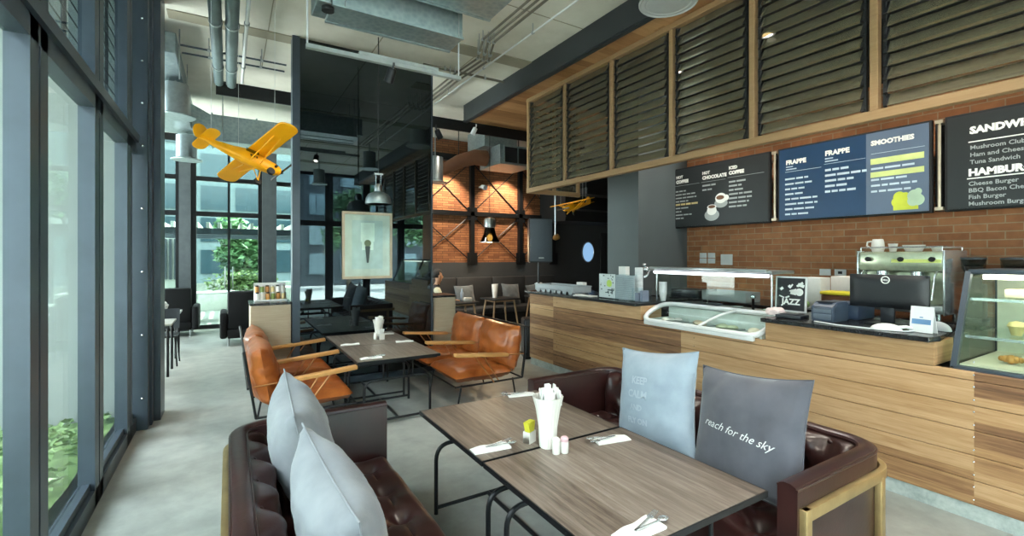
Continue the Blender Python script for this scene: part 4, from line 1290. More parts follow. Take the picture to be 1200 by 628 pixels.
def duct_plain(root, x0, x1, y0, y1, z0, z1, lip=.03, mat=None):
    MB().bb(x0, x1, y0, y1, z0, z1, .006, 1).build('casing', mat or MT['galv'], root, False)
    MB().bb(x0, x1, y1, y1 + lip, z0 - .006, z0 + .012).bb(x0, x1, y0 - lip, y0, z0 - .006, z0 + .012).build('flange', MT['galv'], root, False)
    h = MB()
    for x in (x0 + .1, x1 - .06):
        for y in (y0 - lip - .01, y1 + lip + .01): h.cyl((x, y, z0), (x, y, CZ), .006, n=6)
    h.build('hanger', MT['steel_brushed'], root)
duct_plain(d1, .72, 1.90, 4.03, 4.32, 3.70, 3.98)
d2 = thing('air_duct', 'long galvanised air duct above the sofa tables, nearer of the pair', 'air duct', (0, 0, 0), 0, 'galvanised ducts before the mirror')
duct_plain(d2, .62, 2.10, 3.10, 3.84, 3.86, 4.16)
vb = thing('duct_valve', 'grey valve box with pipes at the window end of the ducts', 'valve', (0, 0, 0))
MB().bb(.60, .715, 4.0, 4.30, 3.70, 3.86, .01).build('box', MT['galv_dark'], vb, False)
MB().tube(rounded([(.62, 3.95, 3.9), (.66, 3.95, 3.8), (.74, 3.95, 3.82), (.74, 3.95, 4.35)], 0, 1) if False else [(.62, 3.92, 4.35), (.62, 3.92, 3.84), (.72, 3.92, 3.80), (.74, 3.92, 3.9)], .025, 8).build('pipe', MT['white'], vb)
MB().lathe([(0, 0), (.05, .0), (.05, .03), (0, .03)], (.70, 4.08, 3.67), 16).build('cap', MT['matt_black'], vb)
tk = thing('spot_track', 'grey hanging lighting track in front of the mirror partition', 'lighting track', (0, 0, 0))
MB().bb(.55, 1.96, 4.19, 4.235, 3.385, 3.42).bb(.98, 1.72, 4.185, 4.24, 3.42, 3.45).build('rail', M('#9aa09e', .5, .2), tk, False)
MB().tube([(.56, 4.21, 3.4), (.56, 4.21, CZ)], .008, 6).tube([(1.94, 4.21, 3.4), (1.94, 4.21, CZ)], .006, 6).build('hanger', MT['white'], tk)
def spot(label, loc, rot, ztop, power=0, colr=(1, .9, .75), name='spotlight', dark=True):
    t = thing(name, label, 'spotlight', loc, rot=rot, group=None)
    mt = MT['steel_black'] if dark else MT['white']
    MB().lathe([(.03, .10), (.04, .09), (.045, -.03), (.040, -.03), (.035, -.02), (0, -.018)], n=18).build('housing', mt, t)
    MB().lathe([(.032, -.022), (.032, -.020), (0, -.019)], n=16).build('lens', emis('#fff1d8', 14), t)
    from mathutils import Euler
    RI = Euler(rot).to_matrix()
    q0 = Vector(loc) + RI @ Vector((0, 0, .13)); q1 = RI.transposed() @ (Vector((q0.x, q0.y, ztop)) - Vector(loc))
    y = MB(); y.tube([(0, 0, .08), (0, 0, .13), q1], .010, 8)
    y.build('stem', mt, t)
    if power:
        ld = bpy.data.lights.new('spotlight_lamp', 'SPOT'); ld.energy = power; ld.color = colr; ld.spot_size = 1.5; ld.spot_blend = .6; ld.shadow_soft_size = .035
        lo = bpy.data.objects.new('spotlight_lamp', ld); COL.objects.link(lo); lo.location = (0, 0, -.04); lo.parent = t
    return t
spot('small black spotlight on the grey track, lit', (1.25, 4.21, 3.26), (.5, .2, 0), 3.39, 60)
spot('small white spotlight on the dark beam by the mirror edge', (3.75, 7.52, 3.86), (.6, 0, .4), 4.0, 30, dark=False)
spot('small black spotlight fixed beside the top of the mirror partition', (2.56, 6.2, 3.35), (.3, -.6, 0), 3.5, 30)
# pipes
def pipe(label, pts, r, mat, name='ceiling_pipe', cat='pipe', clips=True):
    t = thing(name, label, cat, (0, 0, 0))
    MB().tube(pts, r, 10).build('pipe', mat, t)
    c = MB()
    a, b = Vector(pts[0]), Vector(pts[-1])
    n = max(2, int((b - a).length / 1.1))
    for i in range(n):
        p = a.lerp(b, (i + .5) / n)
        if len(pts) > 2: p = Vector(pts[min(len(pts) - 1, 1 + i % (len(pts) - 1))])
        c.cyl((p.x, p.y, p.z), (p.x, p.y, CZ - .001), .006, n=6)
        d = Vector((0, 1, 0)) if len(pts) > 2 else (b - a).normalized()
        c.cyl(p - d * .015, p + d * .015, r + .008, n=12)
    c.build('clip', MT['steel_brushed'], t)
    return t
pp = M('#5f6e70', .5, .2)
pipe('thick grey ceiling pipe on the window wall side', [(-.11, 1.0, 3.95), (-.11, 7.3, 3.95)], .055, pp)
pipe('thick grey ceiling pipe between its thick neighbour and the thin white pipe', [(.03, 1.0, 3.95), (.03, 7.3, 3.95)], .06, pp)
pipe('thin white ceiling pipe running beside the two thick grey pipes', [(.16, 1.0, 3.93), (.15, 7.1, 3.93)], .018, MT['white'])
for i, lb in enumerate(('on the mirror side of the three', 'between its two dark neighbours', 'on the bar side of the three')):
    o = i * .075
    pipe('thin dark ceiling conduit, ' + lb, [(2.60 + o, 1.5, 4.24), (2.60 + o, 4.95, 4.24), (2.60 + o, 5.05, 4.12), (2.66 + o, 5.2, 4.12), (2.68 + o, 6.1, 4.18), (2.68 + o, 7.5, 4.18)], .014, M('#6d685b', .5, .3), 'conduit', 'conduit')
pipe('thin white conduit on the ceiling between the dark conduits and the bar', [(3.03, 1.5, 4.24), (3.0, 7.5, 4.24)], .011, MT['white'], 'conduit', 'conduit')
pipe('thin dark pipe crossing the ceiling between the mirror and the timber soffit', [(2.3, 6.15, 4.3), (3.58, 6.15, 4.3)], .018, M('#6d685b', .5, .3), 'cross_pipe', 'pipe')
for y, lb in ((6.85, 'thin pipe across the ceiling nearer the window camera side'), (7.02, 'thin pipe across the ceiling just before the black beam')):
    pass
pipe('thin dark pipe crossing the ceiling before the black beam', [(-.50, 6.9, 4.2), (.66, 6.9, 4.2)], .012, MT['steel'], 'cross_pipe', 'pipe')
pipe('thin dark pipe crossing the ceiling behind its twin', [(-.50, 7.15, 4.2), (.66, 7.15, 4.2)], .012, MT['steel'], 'cross_pipe', 'pipe')
# round diffuser
df = thing('air_diffuser', 'round ringed metal air diffuser below the timber soffit', 'air diffuser', (3.50, 2.96, 4.0))
DF = M('#d6dada', .26, .45, .05, 5, name='silver_paint')
for i in range(5):
    r0 = .268 - i * .05
    MB().lathe([(r0, .004 * i + .012), (r0 - .006, .004 * i), (r0 - .014, .004 * i + .002), (r0 - .052, .004 * i + .03), (r0 - .05, .004 * i + .036), (r0, .004 * i + .02)], n=48).build('ring', DF, df)
MB().lathe([(.0, .018), (.03, .024), (.02, .05), (0, .05)], n=20).build('boss', DF, df)
MB().lathe([(.268, .008), (.26, .045), (.2, .06), (.2, CZ - 4.0), (.19, CZ - 4.0), (.19, .05), (.05, .045), (0, .045)], n=40).build('neck', DF, df)
# far ducts
d = thing('air_duct', 'large galvanised duct spanning the far end above the glazed doors', 'air duct', (0, 0, 0))
duct(d, -.235, 1.7, 9.1, 9.7, 3.55, 3.98)
d = thing('air_duct', 'galvanised duct running beside the window column towards the far doors', 'air duct', (0, 0, 0))
m = MB(); m.bb(-1.1, -.52, 6.6, 8.2, 3.98, 4.22, .006, 1); m.build('casing', MT['galv_dark'], d, False)
m = MB(); m.prism([(-.52, 3.72), (-.52, 4.12), (-.25, 3.98), (-.25, 3.55)], .5, Matrix(((1, 0, 0, 0), (0, 0, 1, 9.15), (0, 1, 0, 0), (0, 0, 0, 1)))); m.bb(-1.1, -.52, 8.2, 9.65, 3.72, 4.22); m.build('elbow', MT['galv'], d, False)
h = MB()
for y in (6.8, 8.0): h.cyl((-.5, y, 3.75), (-.5, y, CZ), .008, n=6)
h.build('hanger', MT['steel_brushed'], d)
d = thing('air_duct', 'boxy galvanised duct with an open grille above the brick wall', 'air duct', (0, 0, 0))
m = MB(); m.bb(4.75, 5.6, 8.3, 9.2, 3.55, 3.95, .006, 1); m.bb(4.55, 5.35, 8.6, 9.4, 3.95, CZ, .006, 1); m.build('casing', MT['galv'], d, False)
MB().bb(4.85, 5.5, 8.28, 8.3, 3.58, 3.92).build('grille', MT['matt_black'], d, False)
f = MB()
for x in (4.84, 5.17, 5.5): f.bb(x - .012, x + .012, 8.265, 8.285, 3.57, 3.93)
f.bb(4.84, 5.5, 8.265, 8.285, 3.56, 3.585); f.bb(4.84, 5.5, 8.265, 8.285, 3.905, 3.93)
f.build('grille_frame', MT['galv'], d, False)
sd = thing('round_duct', 'curved brown duct bending out of the galvanised box duct', 'air duct', (0, 0, 0))
MB().tube([(4.71, 8.85, 3.74), (4.45, 8.85, 3.74), (4.1, 8.87, 3.62), (3.75, 8.9, 3.42), (3.5, 8.95, 3.25)], .17, 18, rs=[.17, .16, .14, .11, .08]).build('casing', M('#744a32', .6), sd)
# can lights
def can(label, x, y, z, r, h, power, ceil=CZ):
    t = thing('can_light', label, 'ceiling light', (x, y, z), 0, 'large cylinder ceiling lights')
    MB().lathe([(r * .93, .03), (r * .93, 0), (r, 0), (r, h), (r * .5, h + .02), (0, h + .02)], n=32).build('housing', MT['steel_brushed'], t)
    MB().lathe([(r * .92, .03), (0, .028)], n=32).build('lens', emis('#fff6ea', 5), t)
    MB().cyl((0, 0, h), (0, 0, ceil - z), .012, n=8).build('stem', MT['steel_brushed'], t)
    MB().lathe([(r * 1.45, -.01), (r * 1.5, .0), (r * 1.02, .03), (r * 1.0, .0)], n=32).build('rim', MT['galv'], t)
    ld = bpy.data.lights.new('can_lamp', 'SPOT'); ld.energy = power; ld.color = (1, .93, .82); ld.spot_size = 2.2; ld.spot_blend = .8; ld.shadow_soft_size = r * .8
    lo = bpy.data.objects.new('can_lamp', ld); COL.objects.link(lo); lo.location = (0, 0, -.03); lo.parent = t
can('large cylinder ceiling light against the window column', -.60, 7.6, 3.50, .15, .42, 60, 3.979)
can('large cylinder ceiling light above the far dark sofas', -.60, 9.5, 3.26, .15, .40, 60, 3.719)
can('large cylinder ceiling light beside the mirror edge before the brick wall', 3.42, 8.5, 3.08, .15, .48, 90)
can('added cylinder fill light above the space between the sofas and the window wall', .9, .2, 3.7, .15, .40, 130)  # out-of-view cans from here down, added to brighten the room
can('added cylinder fill light above the floor between the sofas and the bar', 2.9, 1.2, 3.75, .15, .40, 130)
can('added cylinder fill light before the window wall facing the bar', 2.2, -1.6, 3.7, .15, .40, 130)
def downlight(label, x, y, e=60):  # hidden behind the louvres, added to light the brick and back counter
    t = thing('downlight', label, 'downlight', (x, y, 4.0), 0, 'added downlights hidden over the bar')
    MB().lathe([(.07, .068), (.085, .06), (.085, .05), (.06, .05), (.055, .066)], n=24).build('rim', MT['white'], t)
    MB().lathe([(.055, .063), (0, .062)], n=20).build('lens', emis('#fff3e0', 6), t)
    ld = bpy.data.lights.new('fill_downlight_lamp', 'SPOT'); ld.energy = e; ld.color = (1, .92, .8); ld.spot_size = 2.0; ld.spot_blend = .7; ld.shadow_soft_size = .06
    lo = bpy.data.objects.new('fill_downlight_lamp', ld); COL.objects.link(lo); lo.location = (0, 0, .03); lo.parent = t
for y, lb in ((4.1, 'beside the column'), (2.9, 'behind the coffee menu bay'), (1.7, 'above the monitor'), (.5, 'above the bakery case')):
    downlight('small white downlight added out of sight over the bar, ' + lb, 5.0, y)
# pendants
pd = thing('pendant_lamp', 'grey metal dome pendant lamp hanging in front of the mirror partition', 'pendant lamp', (1.58, 5.78, 2.29))
MB().lathe([(.155, 0), (.158, .01), (.150, .07), (.12, .12), (.06, .15), (.04, .16), (.036, .155), (.11, .112), (.145, .06), (.15, .0)], n=40).build('shade', MT['galv_dark'], pd)
MB().lathe([(.05, .15), (.05, .22), (.03, .25), (0, .25)], n=20).build('cap', MT['steel_brushed'], pd)
MB().tube([(-.03, 0, .24), (-.03, 0, .36)], .005, 6).tube([(.03, 0, .24), (.03, 0, .36)], .005, 6).bb(-.05, .05, -.02, .02, .36, .38).build('bracket', MT['chrome'], pd)
MB().sphere((0, 0, .07), .04, n=14, m=10).build('bulb', emis('#ffe2b0', 4), pd)
MB().tube([(0, 0, .38), (0, 0, CZ - 2.29)], .006, 6).build('cord', MT['matt_black'], pd)
pc = thing('pendant_lamp', 'warehouse pendant lamp with a glowing bulb before the brick wall', 'pendant lamp', (4.62, 8.5, 1.93))
MB().lathe([(.20, 0), (.205, .008), (.13, .17), (.10, .30), (.095, .30), (.12, .17), (.19, .01)], n=36).build('shade', glass('smoky_shade', '#6f6a58', 1.2), pc)
MB().lathe([(.10, .30), (.12, .32), (.12, .46), (.10, .50), (.03, .52), (0, .52)], n=28).build('cap', MT['steel_brushed'], pc)
MB().lathe([(.205, .0), (.215, .0), (.215, .012), (.205, .012)], n=36).build('rim', MT['steel_brushed'], pc)
MB().sphere((0, 0, .10), .06, (1, 1, 1.2), 16, 12).build('bulb', emis('#ffd28a', 16), pc)
MB().tube([(0, 0, .52), (0, 0, CZ - 1.93)], .006, 6).build('cord', MT['matt_black'], pc)
def point(name, loc, e, c, r=.08):
    ld = bpy.data.lights.new(name, 'POINT'); ld.energy = e; ld.color = c; ld.shadow_soft_size = r
    o = bpy.data.objects.new(name, ld); COL.objects.link(o); o.location = loc
point('pendant_bulb_lamp', (4.62, 8.5, 1.88), 25, (1, .72, .4), .06)
# wall washers for the brick
for x, lb in ((4.25, 'black wall washer above the banquette next to the mirror'), (5.78, 'black wall washer above the middle of the brick wall')):
    spot(lb, (x, 9.3, 3.70), (.62, 0, 0), CZ, 150, (1, .80, .58), 'wall_washer')
gl = thing('wall_spotlight', 'small golden spotlight on a rod beside the large speaker', 'spotlight', (6.12, 8.25, 2.03))
MB().tube([(0, 0, .03), (0, 0, 1.02)], .018, 8).build('rod', MT['steel_brushed'], gl)
MB().lathe([(.02, 0), (.06, .05), (.065, .14), (.055, .14), (.02, .02)], (-.06, 0, 0), 18, Matrix.Rotation(1.2, 3, 'Y')).build('head', M('#c49a5b', .3, .7), gl)
MB().sphere((.0, 0, .03), .035, n=12, m=8).build('joint', M('#c49a5b', .3, .7), gl)
spk = thing('wall_lamp', 'small white spotlight on the brick wall above the pendant', 'spotlight', (5.15, 9.84, 3.30))
MB().cyl((0, .02, 0), (.03, -.10, -.04), .05, .06).build('head', MT['white'], spk)
MB().bb(-.02, .02, 0, .16, -.02, .02).build('arm', MT['white'], spk)

# ---- model aeroplanes
def make_plane(label, T, top):
    t = thing('model_aeroplane', label, 'model aeroplane', T.to_translation(), rot=T.to_euler())
    yl = MT['yellow']
    m = MB()
    secs = [(.34, .030, .034, 0), (.30, .048, .052, 0), (.20, .052, .062, .002), (.08, .052, .078, .012), (-.02, .050, .075, .012), (-.12, .040, .052, .006), (-.28, .020, .030, .006), (-.40, .008, .018, .008)]
    rings = []
    for x, ry, rz, z0 in secs:
        rings.append([m.bm.verts.new((x, ry * math.copysign(abs(math.cos(a)) ** .7, math.cos(a)), z0 + rz * math.copysign(abs(math.sin(a)) ** .7, math.sin(a)))) for a in [2 * PI * k / 16 for k in range(16)]])
    for A, B in zip(rings, rings[1:]):
        for k in range(16): m.bm.faces.new((A[k], A[(k + 1) % 16], B[(k + 1) % 16], B[k]))
    m.bm.faces.new(rings[0]); m.bm.faces.new(rings[-1])
    fus = m.build('fuselage', yl, t)
    mk = MB()
    for s in (1, -1):
        for x in (.02, .05, .075): mk.bb(x, x + .014, s * .054 - .001, s * .054 + .001, .0, .022)
    mk.build('marking', M('#55401a', .6), fus, False)
    w = MB()
    for s in (1, -1): w.bb(-.02, .10, s * .049, s * .053, .04, .075)
    w.build('window', MT['glass_dark'], fus, False)
    def wing(name, x, z, chord, span, th, tip):
        m = MB(); out = []
        n = 10
        for i in range(n + 1):
            a = -PI / 2 + PI * i / n
            out.append((chord / 2 * math.sin(a) * 1.0, span / 2 - tip + tip * math.cos(a)))
        pts = out + [(-p[0], -p[1]) for p in out]
        m.prism(pts, th, Matrix.Translation((x, 0, z)))
        bmesh.ops.bevel(m.bm, geom=[e for e in m.bm.edges], offset=th * .3, segments=1, affect='EDGES')
        return m.build(name, yl, t, False)
    wing('wing', .10, .085, .185, 1.12, .016, .06)
    wing('tailplane', -.34, .012, .105, .34, .007, .05)
    m = MB(); out = [(-.27, .01), (-.33, .06)] + [(-.38 + .055 * math.cos(a), .07 + .065 * math.sin(a)) for a in [PI * .75 - i * PI * 1.35 / 10 for i in range(11)]][0:0] + [(-.345, .12), (-.375, .145), (-.41, .145), (-.44, .12), (-.452, .08), (-.445, .03), (-.425, -.005), (-.39, -.01)]
    m.prism(out, .008, Matrix(((1, 0, 0, 0), (0, 0, 1, -.004), (0, 1, 0, 0), (0, 0, 0, 1))))
    m.build('fin', yl, t, False)
    for s in (1, -1):
        b = MB()
        b.tube([(.12, s * .05, -.045), (.13, s * .34, .088)], .006, 6); b.tube([(.02, s * .05, -.045), (.07, s * .34, .088)], .006, 6)
        b.build('wing_strut', yl, t)
        g = MB(); g.tube([(.17, s * .035, -.045), (.19, s * .10, -.12)], .006, 6); g.tube([(.10, s * .035, -.05), (.19, s * .10, -.12)], .005, 6)
        leg = g.build('landing_strut', yl, t)
        MB().cyl((.19, s * .095, -.125), (.19, s * .122, -.125), .034, n=18).build('wheel', MT['matt_black'], leg)
    MB().bb(.352, .360, -.17, .17, -.012, .012, .003).build('propeller', M('#3a2f22', .5), t)
    MB().cyl((.34, 0, 0), (.375, 0, 0), .022, .008).build('spinner', MT['steel_black'], t)
    e = MB()
    for y in (-.05, .05): e.cyl((.27, y, .0), (.27, y * 1.5, .0), .012)
    e.build('engine', MT['matt_black'], t)
    inv = T.inverted()
    s = MB()
    for q in ((.1, .3, .1), (.1, -.3, .1), (-.3, 0, .02)):
        p = T @ Vector(q)
        s.tube([Vector(q), inv @ Vector((p.x, p.y, top))], .0015, 4)
    s.build('string', MT['white'], t)
    return t
def plane_T(c, F, l):
    F = Vector(F).normalized(); u = F.cross(Vector(l)).normalized(); l = u.cross(F)
    return Matrix.Translation(Vector(c)) @ Matrix((F, l, u)).transposed().to_4x4()
make_plane('large yellow model aeroplane hanging before the glazed far end', plane_T((.13, 5.0, 2.57), (.665, .30, -.20), (-.573, 1.0, -.46)), CZ)
make_plane('smaller yellow model aeroplane hanging beyond the bar column', plane_T((5.80, 7.15, 2.62), (-.95, -.12, -.20), (.10, -1, .06)), 4.07)

# ---- speakers
def speaker(label, loc, rz, w, h, d):
    t = thing('loudspeaker', label, 'speaker', loc, rz)
    m = MB(); m.prism([(-w / 2, 0), (w / 2, 0), (w / 2 * .7, d), (-w / 2 * .7, d)], h)
    bmesh.ops.bevel(m.bm, geom=list(m.bm.edges), offset=.015, segments=2, affect='EDGES')
    m.build('cabinet', MT['plastic_dark'], t)
    MB().bb(-w / 2 + .015, w / 2 - .015, -.014, .004, .03, h - .02, .008).build('grille', MT['speaker'], t)
    MB().bb(-.05, .05, -.018, -.013, .075, .098, .003).build('badge', MT['letter_dim'], t)
    return t
speaker('large dark loudspeaker raised on a pole before the brick wall', (4.80, 6.9, 1.53), -.30, .44, .80, .36)
sp = thing('speaker_stand', 'black tripod pole carrying the large loudspeaker', 'speaker stand', (4.85, 7.05, 0))
MB().cyl((0, 0, .12), (0, 0, 1.53), .02, n=12).build('pole', MT['steel_black'], sp)
for i in range(3):
    a = 2 * PI * i / 3 + .4
    MB().tube([(0, 0, .75), (.42 * math.cos(a), .42 * math.sin(a), .012)], .012, 8).build('leg', MT['steel_black'], sp)
speaker('dark floor loudspeaker standing at the end of the bar counter', (4.20, 6.22, 0), -.25, .36, .64, .32)

# ---- framed picture in front of the mirror glass
pf = thing('framed_picture', 'pale framed picture hung on the smoked mirror partition', 'picture', (1.575, 6.295, 1.79))
m = MB()
for a in ((-.325, .325, -.44, -.405), (-.325, .325, .405, .44), (-.325, -.295, -.405, .405), (.295, .325, -.405, .405)): m.bb(a[0], a[1], -.035, 0, a[2], a[3], .003, 1)
m.build('frame', M('#b7a791', .5), pf, False)
MB().bb(-.295, .295, -.012, 0, -.405, .405).build('mount', M('#c9cdc8', .6), pf, False)
MB().bb(-.20, .20, -.014, -.012, -.31, .33).build('print', M('#b9c6c9', .6), pf, False)
m = MB(); m.bb(-.09, .09, -.016, -.014, .05, .30); m.bb(-.075, .075, -.017, -.016, -.06, .10)  # reflection of windows in the picture glass, painted as pale patches
m.build('window_reflection', M('#e4ece9', .6), pf, False)
m = MB(); m.prism([(-.035, .0), (-.012, -.22), (.012, -.22), (.035, .0)], .001, frame_T((0, -.0175, -.01), (1, 0, 0), (0, 0, 1))); m.build('vase_print', M('#4a5054', .6), pf, False)
m = MB(); m.sphere((0, -.0175, .03), .045, (1, .02, 1), 14, 8); m.build('plant_print', M('#7a806a', .6), pf, False)
MB().bb(-.295, .295, -.024, -.021, -.405, .405).build('pane', MT['glass'], pf, False)

# ---- consoles at both ends of the mirror partition
def console(label, x0, x1, y0, y1, h):
    t = thing('console_cabinet', label, 'cabinet', (x0, y0, 0))
    w, d = x1 - x0, y1 - y0
    MB().bb(0, w, .0, d, .06, h - .03, .004, 1).build('body', MT['wood_cabinet'], t, False)
    MB().bb(.02, w - .02, .03, d - .02, 0, .06).build('base', MT['matt_black'], t, False)
    MB().bb(-.01, w + .01, -.01, d + .01, h - .03, h, .003, 1).build('top', MT['stone_black'], t, False)
    m = MB(); m.bb(.02, w - .02, -.004, 0, .08, h - .05)
    m.build('door', MT['wood_cabinet'], t, False)
    return t
console('pale wood console with a rack of jars at the window end of the mirror', .22, .655, 6.30, 6.75, 1.09)
console('pale wood console at the bar end of the mirror', 2.52, 2.86, 6.32, 6.78, 1.08)
rk = thing('jar_rack', 'white tiered rack on the pale wood console', 'rack', (.44, 6.52, 1.091))
MB().bb(-.17, .19, -.02, .18, 0, .02, .002).bb(-.17, .19, .06, .18, .02, .10, .002).bb(-.17, .19, .165, .18, .10, .22, .002).build('tier', MT['white'], rk, False)
R_ = random.Random(6)
names = []
for row, (yy, zz, n) in enumerate(((6.54, 1.112, 6), (6.64, 1.192, 6))):
    for i in range(n):
        x = .30 + i * .058
        cl = ('#f0f0ee', '#e7e2d8', '#c98f4a', '#7b8f4f', '#a8743a', '#d9c38e')[(i + row * 2) % 6]
        cn = ('white', 'off white', 'amber', 'olive', 'brown', 'straw coloured')[(i + row * 2) % 6]
        j = thing('jar', '%s jar on the %s step of the white rack' % (cn, ('lower', 'upper')[row]), 'jar', (x, yy, zz), 0, 'jars on the console rack')
        MB().lathe([(.021, 0), (.023, .004), (.023, .065), (.017, .075)], n=14).build('body', M(cl, .3), j)
        MB().lathe([(.018, .073), (.018, .09), (0, .091)], n=14).build('lid', MT['white'] if i % 2 else MT['matt_black'], j)

# ---- banquette corner before the brick wall
bq = thing('banquette', 'long dark banquette below the brick wall', 'bench', (0, 0, 0))
MB().bb(2.6, 7.3, 9.40, 9.95, 0, .34, .01).build('base', MT['matt_black'], bq, False)
m = MB()
for i in range(5): m.bb(2.62 + i * .936, 2.62 + (i + 1) * .936 - .01, 9.33, 9.86, .34, .47, .03)
m.build('seat_cushion', M('#2b2d30', .7), bq)
m = MB()
for i in range(5): m.bb(2.62 + i * .936, 2.62 + (i + 1) * .936 - .01, 9.84, 9.965, .47, 1.15, .03)
m.build('backrest', M('#25272a', .7), bq)
def far_pillow(label, x, z, a, w=.46):
    T = basis((x, 9.68, z), (1, .05, a), (-a, .30, .95))
    make_pillow(label, MT['pillow_far'], w, w, .09, T, x, 'slate pillows along the banquette')
far_pillow('slate grey pillow on the banquette beside the seated person', 4.62, .74, .02, .50)
far_pillow('slate grey pillow on the banquette between the two small tables', 5.85, .74, -.05, .50)
far_pillow('slate grey pillow on the banquette behind the speaker pole', 6.58, .72, .15, .50)
far_pillow('slate grey pillow leaning far along the banquette behind the bar', 7.10, .72, .2, .42)
def cafe_table(label, x, y):
    t = thing('cafe_table', label, 'table', (x, y, 0))
    MB().bb(-.34, .34, -.30, .30, .70, .73, .006).build('tabletop', M('#25282b', .5), t)
    for sx in (1, -1):
        for sy in (1, -1):
            MB().tube([(sx * .24, sy * .2, .70), (sx * .33, sy * .27, 0)], .02, 8, rs=[.024, .014]).build('leg', MT['wood_leg'], t)
    MB().bb(-.25, .25, -.21, .21, .655, .70).build('apron', MT['wood_leg'], t, False)
    return t
c1 = cafe_table('small dark cafe table with splayed wooden legs behind the cage pendant', 5.12, 8.95)
dup(c1, (6.28, 8.95, 0), label='small dark cafe table with splayed wooden legs, before the speaker pole')
dup(c1, (3.98, 8.65, 0), label='small dark cafe table with splayed wooden legs in front of the seated person')
def tumbler(label, x, y):
    cup('paper_cup', label, x, y, .731, .05, .075, .30, MT['white'], 'tall white holders on the cafe tables')
tumbler('tall white napkin cup on the cafe table before the pendant', 5.02, 9.0)
tumbler('tall white napkin cup on the cafe table before the speaker pole', 6.2, 9.0)
simple('dish', 'white dish on the cafe table before the speaker pole', 'dish', MB().lathe([(.05, 0), (.10, .02), (.11, .03), (.09, .025), (0, .01)], (6.0, 8.88, .731), 20), MT['ceramic'])
simple('bottle', 'pale blue bottle on the table in front of the seated person', 'bottle', MB().lathe([(.03, 0), (.035, .01), (.035, .16), (.015, .21), (.015, .25), (0, .25)], (4.12, 8.78, .731), 16), M('#aebfd2', .3))
simple('napkin_box', 'white box on the table in front of the seated person', 'box', MB().bb(4.05, 4.22, 8.5, 8.62, .731, .81, .01), MT['paper'])
ov = thing('oval_sign', 'pale blue lit oval sign on the charcoal wall', 'sign', (8.50, 9.955, 1.76))
m = MB(); m.lathe([(1, 0), (1, .012), (0, .014)], n=40, R=Matrix.Rotation(PI / 2, 3, 'X'))
for v in m.bm.verts: v.co = Vector((v.co.x * .20, v.co.y, v.co.z * .27))
m.build('face', emis('#8fb9e2', .55), ov)
m = MB(); m.tube([(.205 * math.cos(a), -.008, .275 * math.sin(a)) for a in [2 * PI * i / 40 for i in range(40)]], .014, 8, closed=True); m.build('rim', MT['steel_brushed'], ov)
simple('door_leaf', 'black doorway beside the oval sign', 'door', MB().bb(8.95, 9.6, 9.93, 9.96, 0, 2.3, .01), MT['matt_black'])

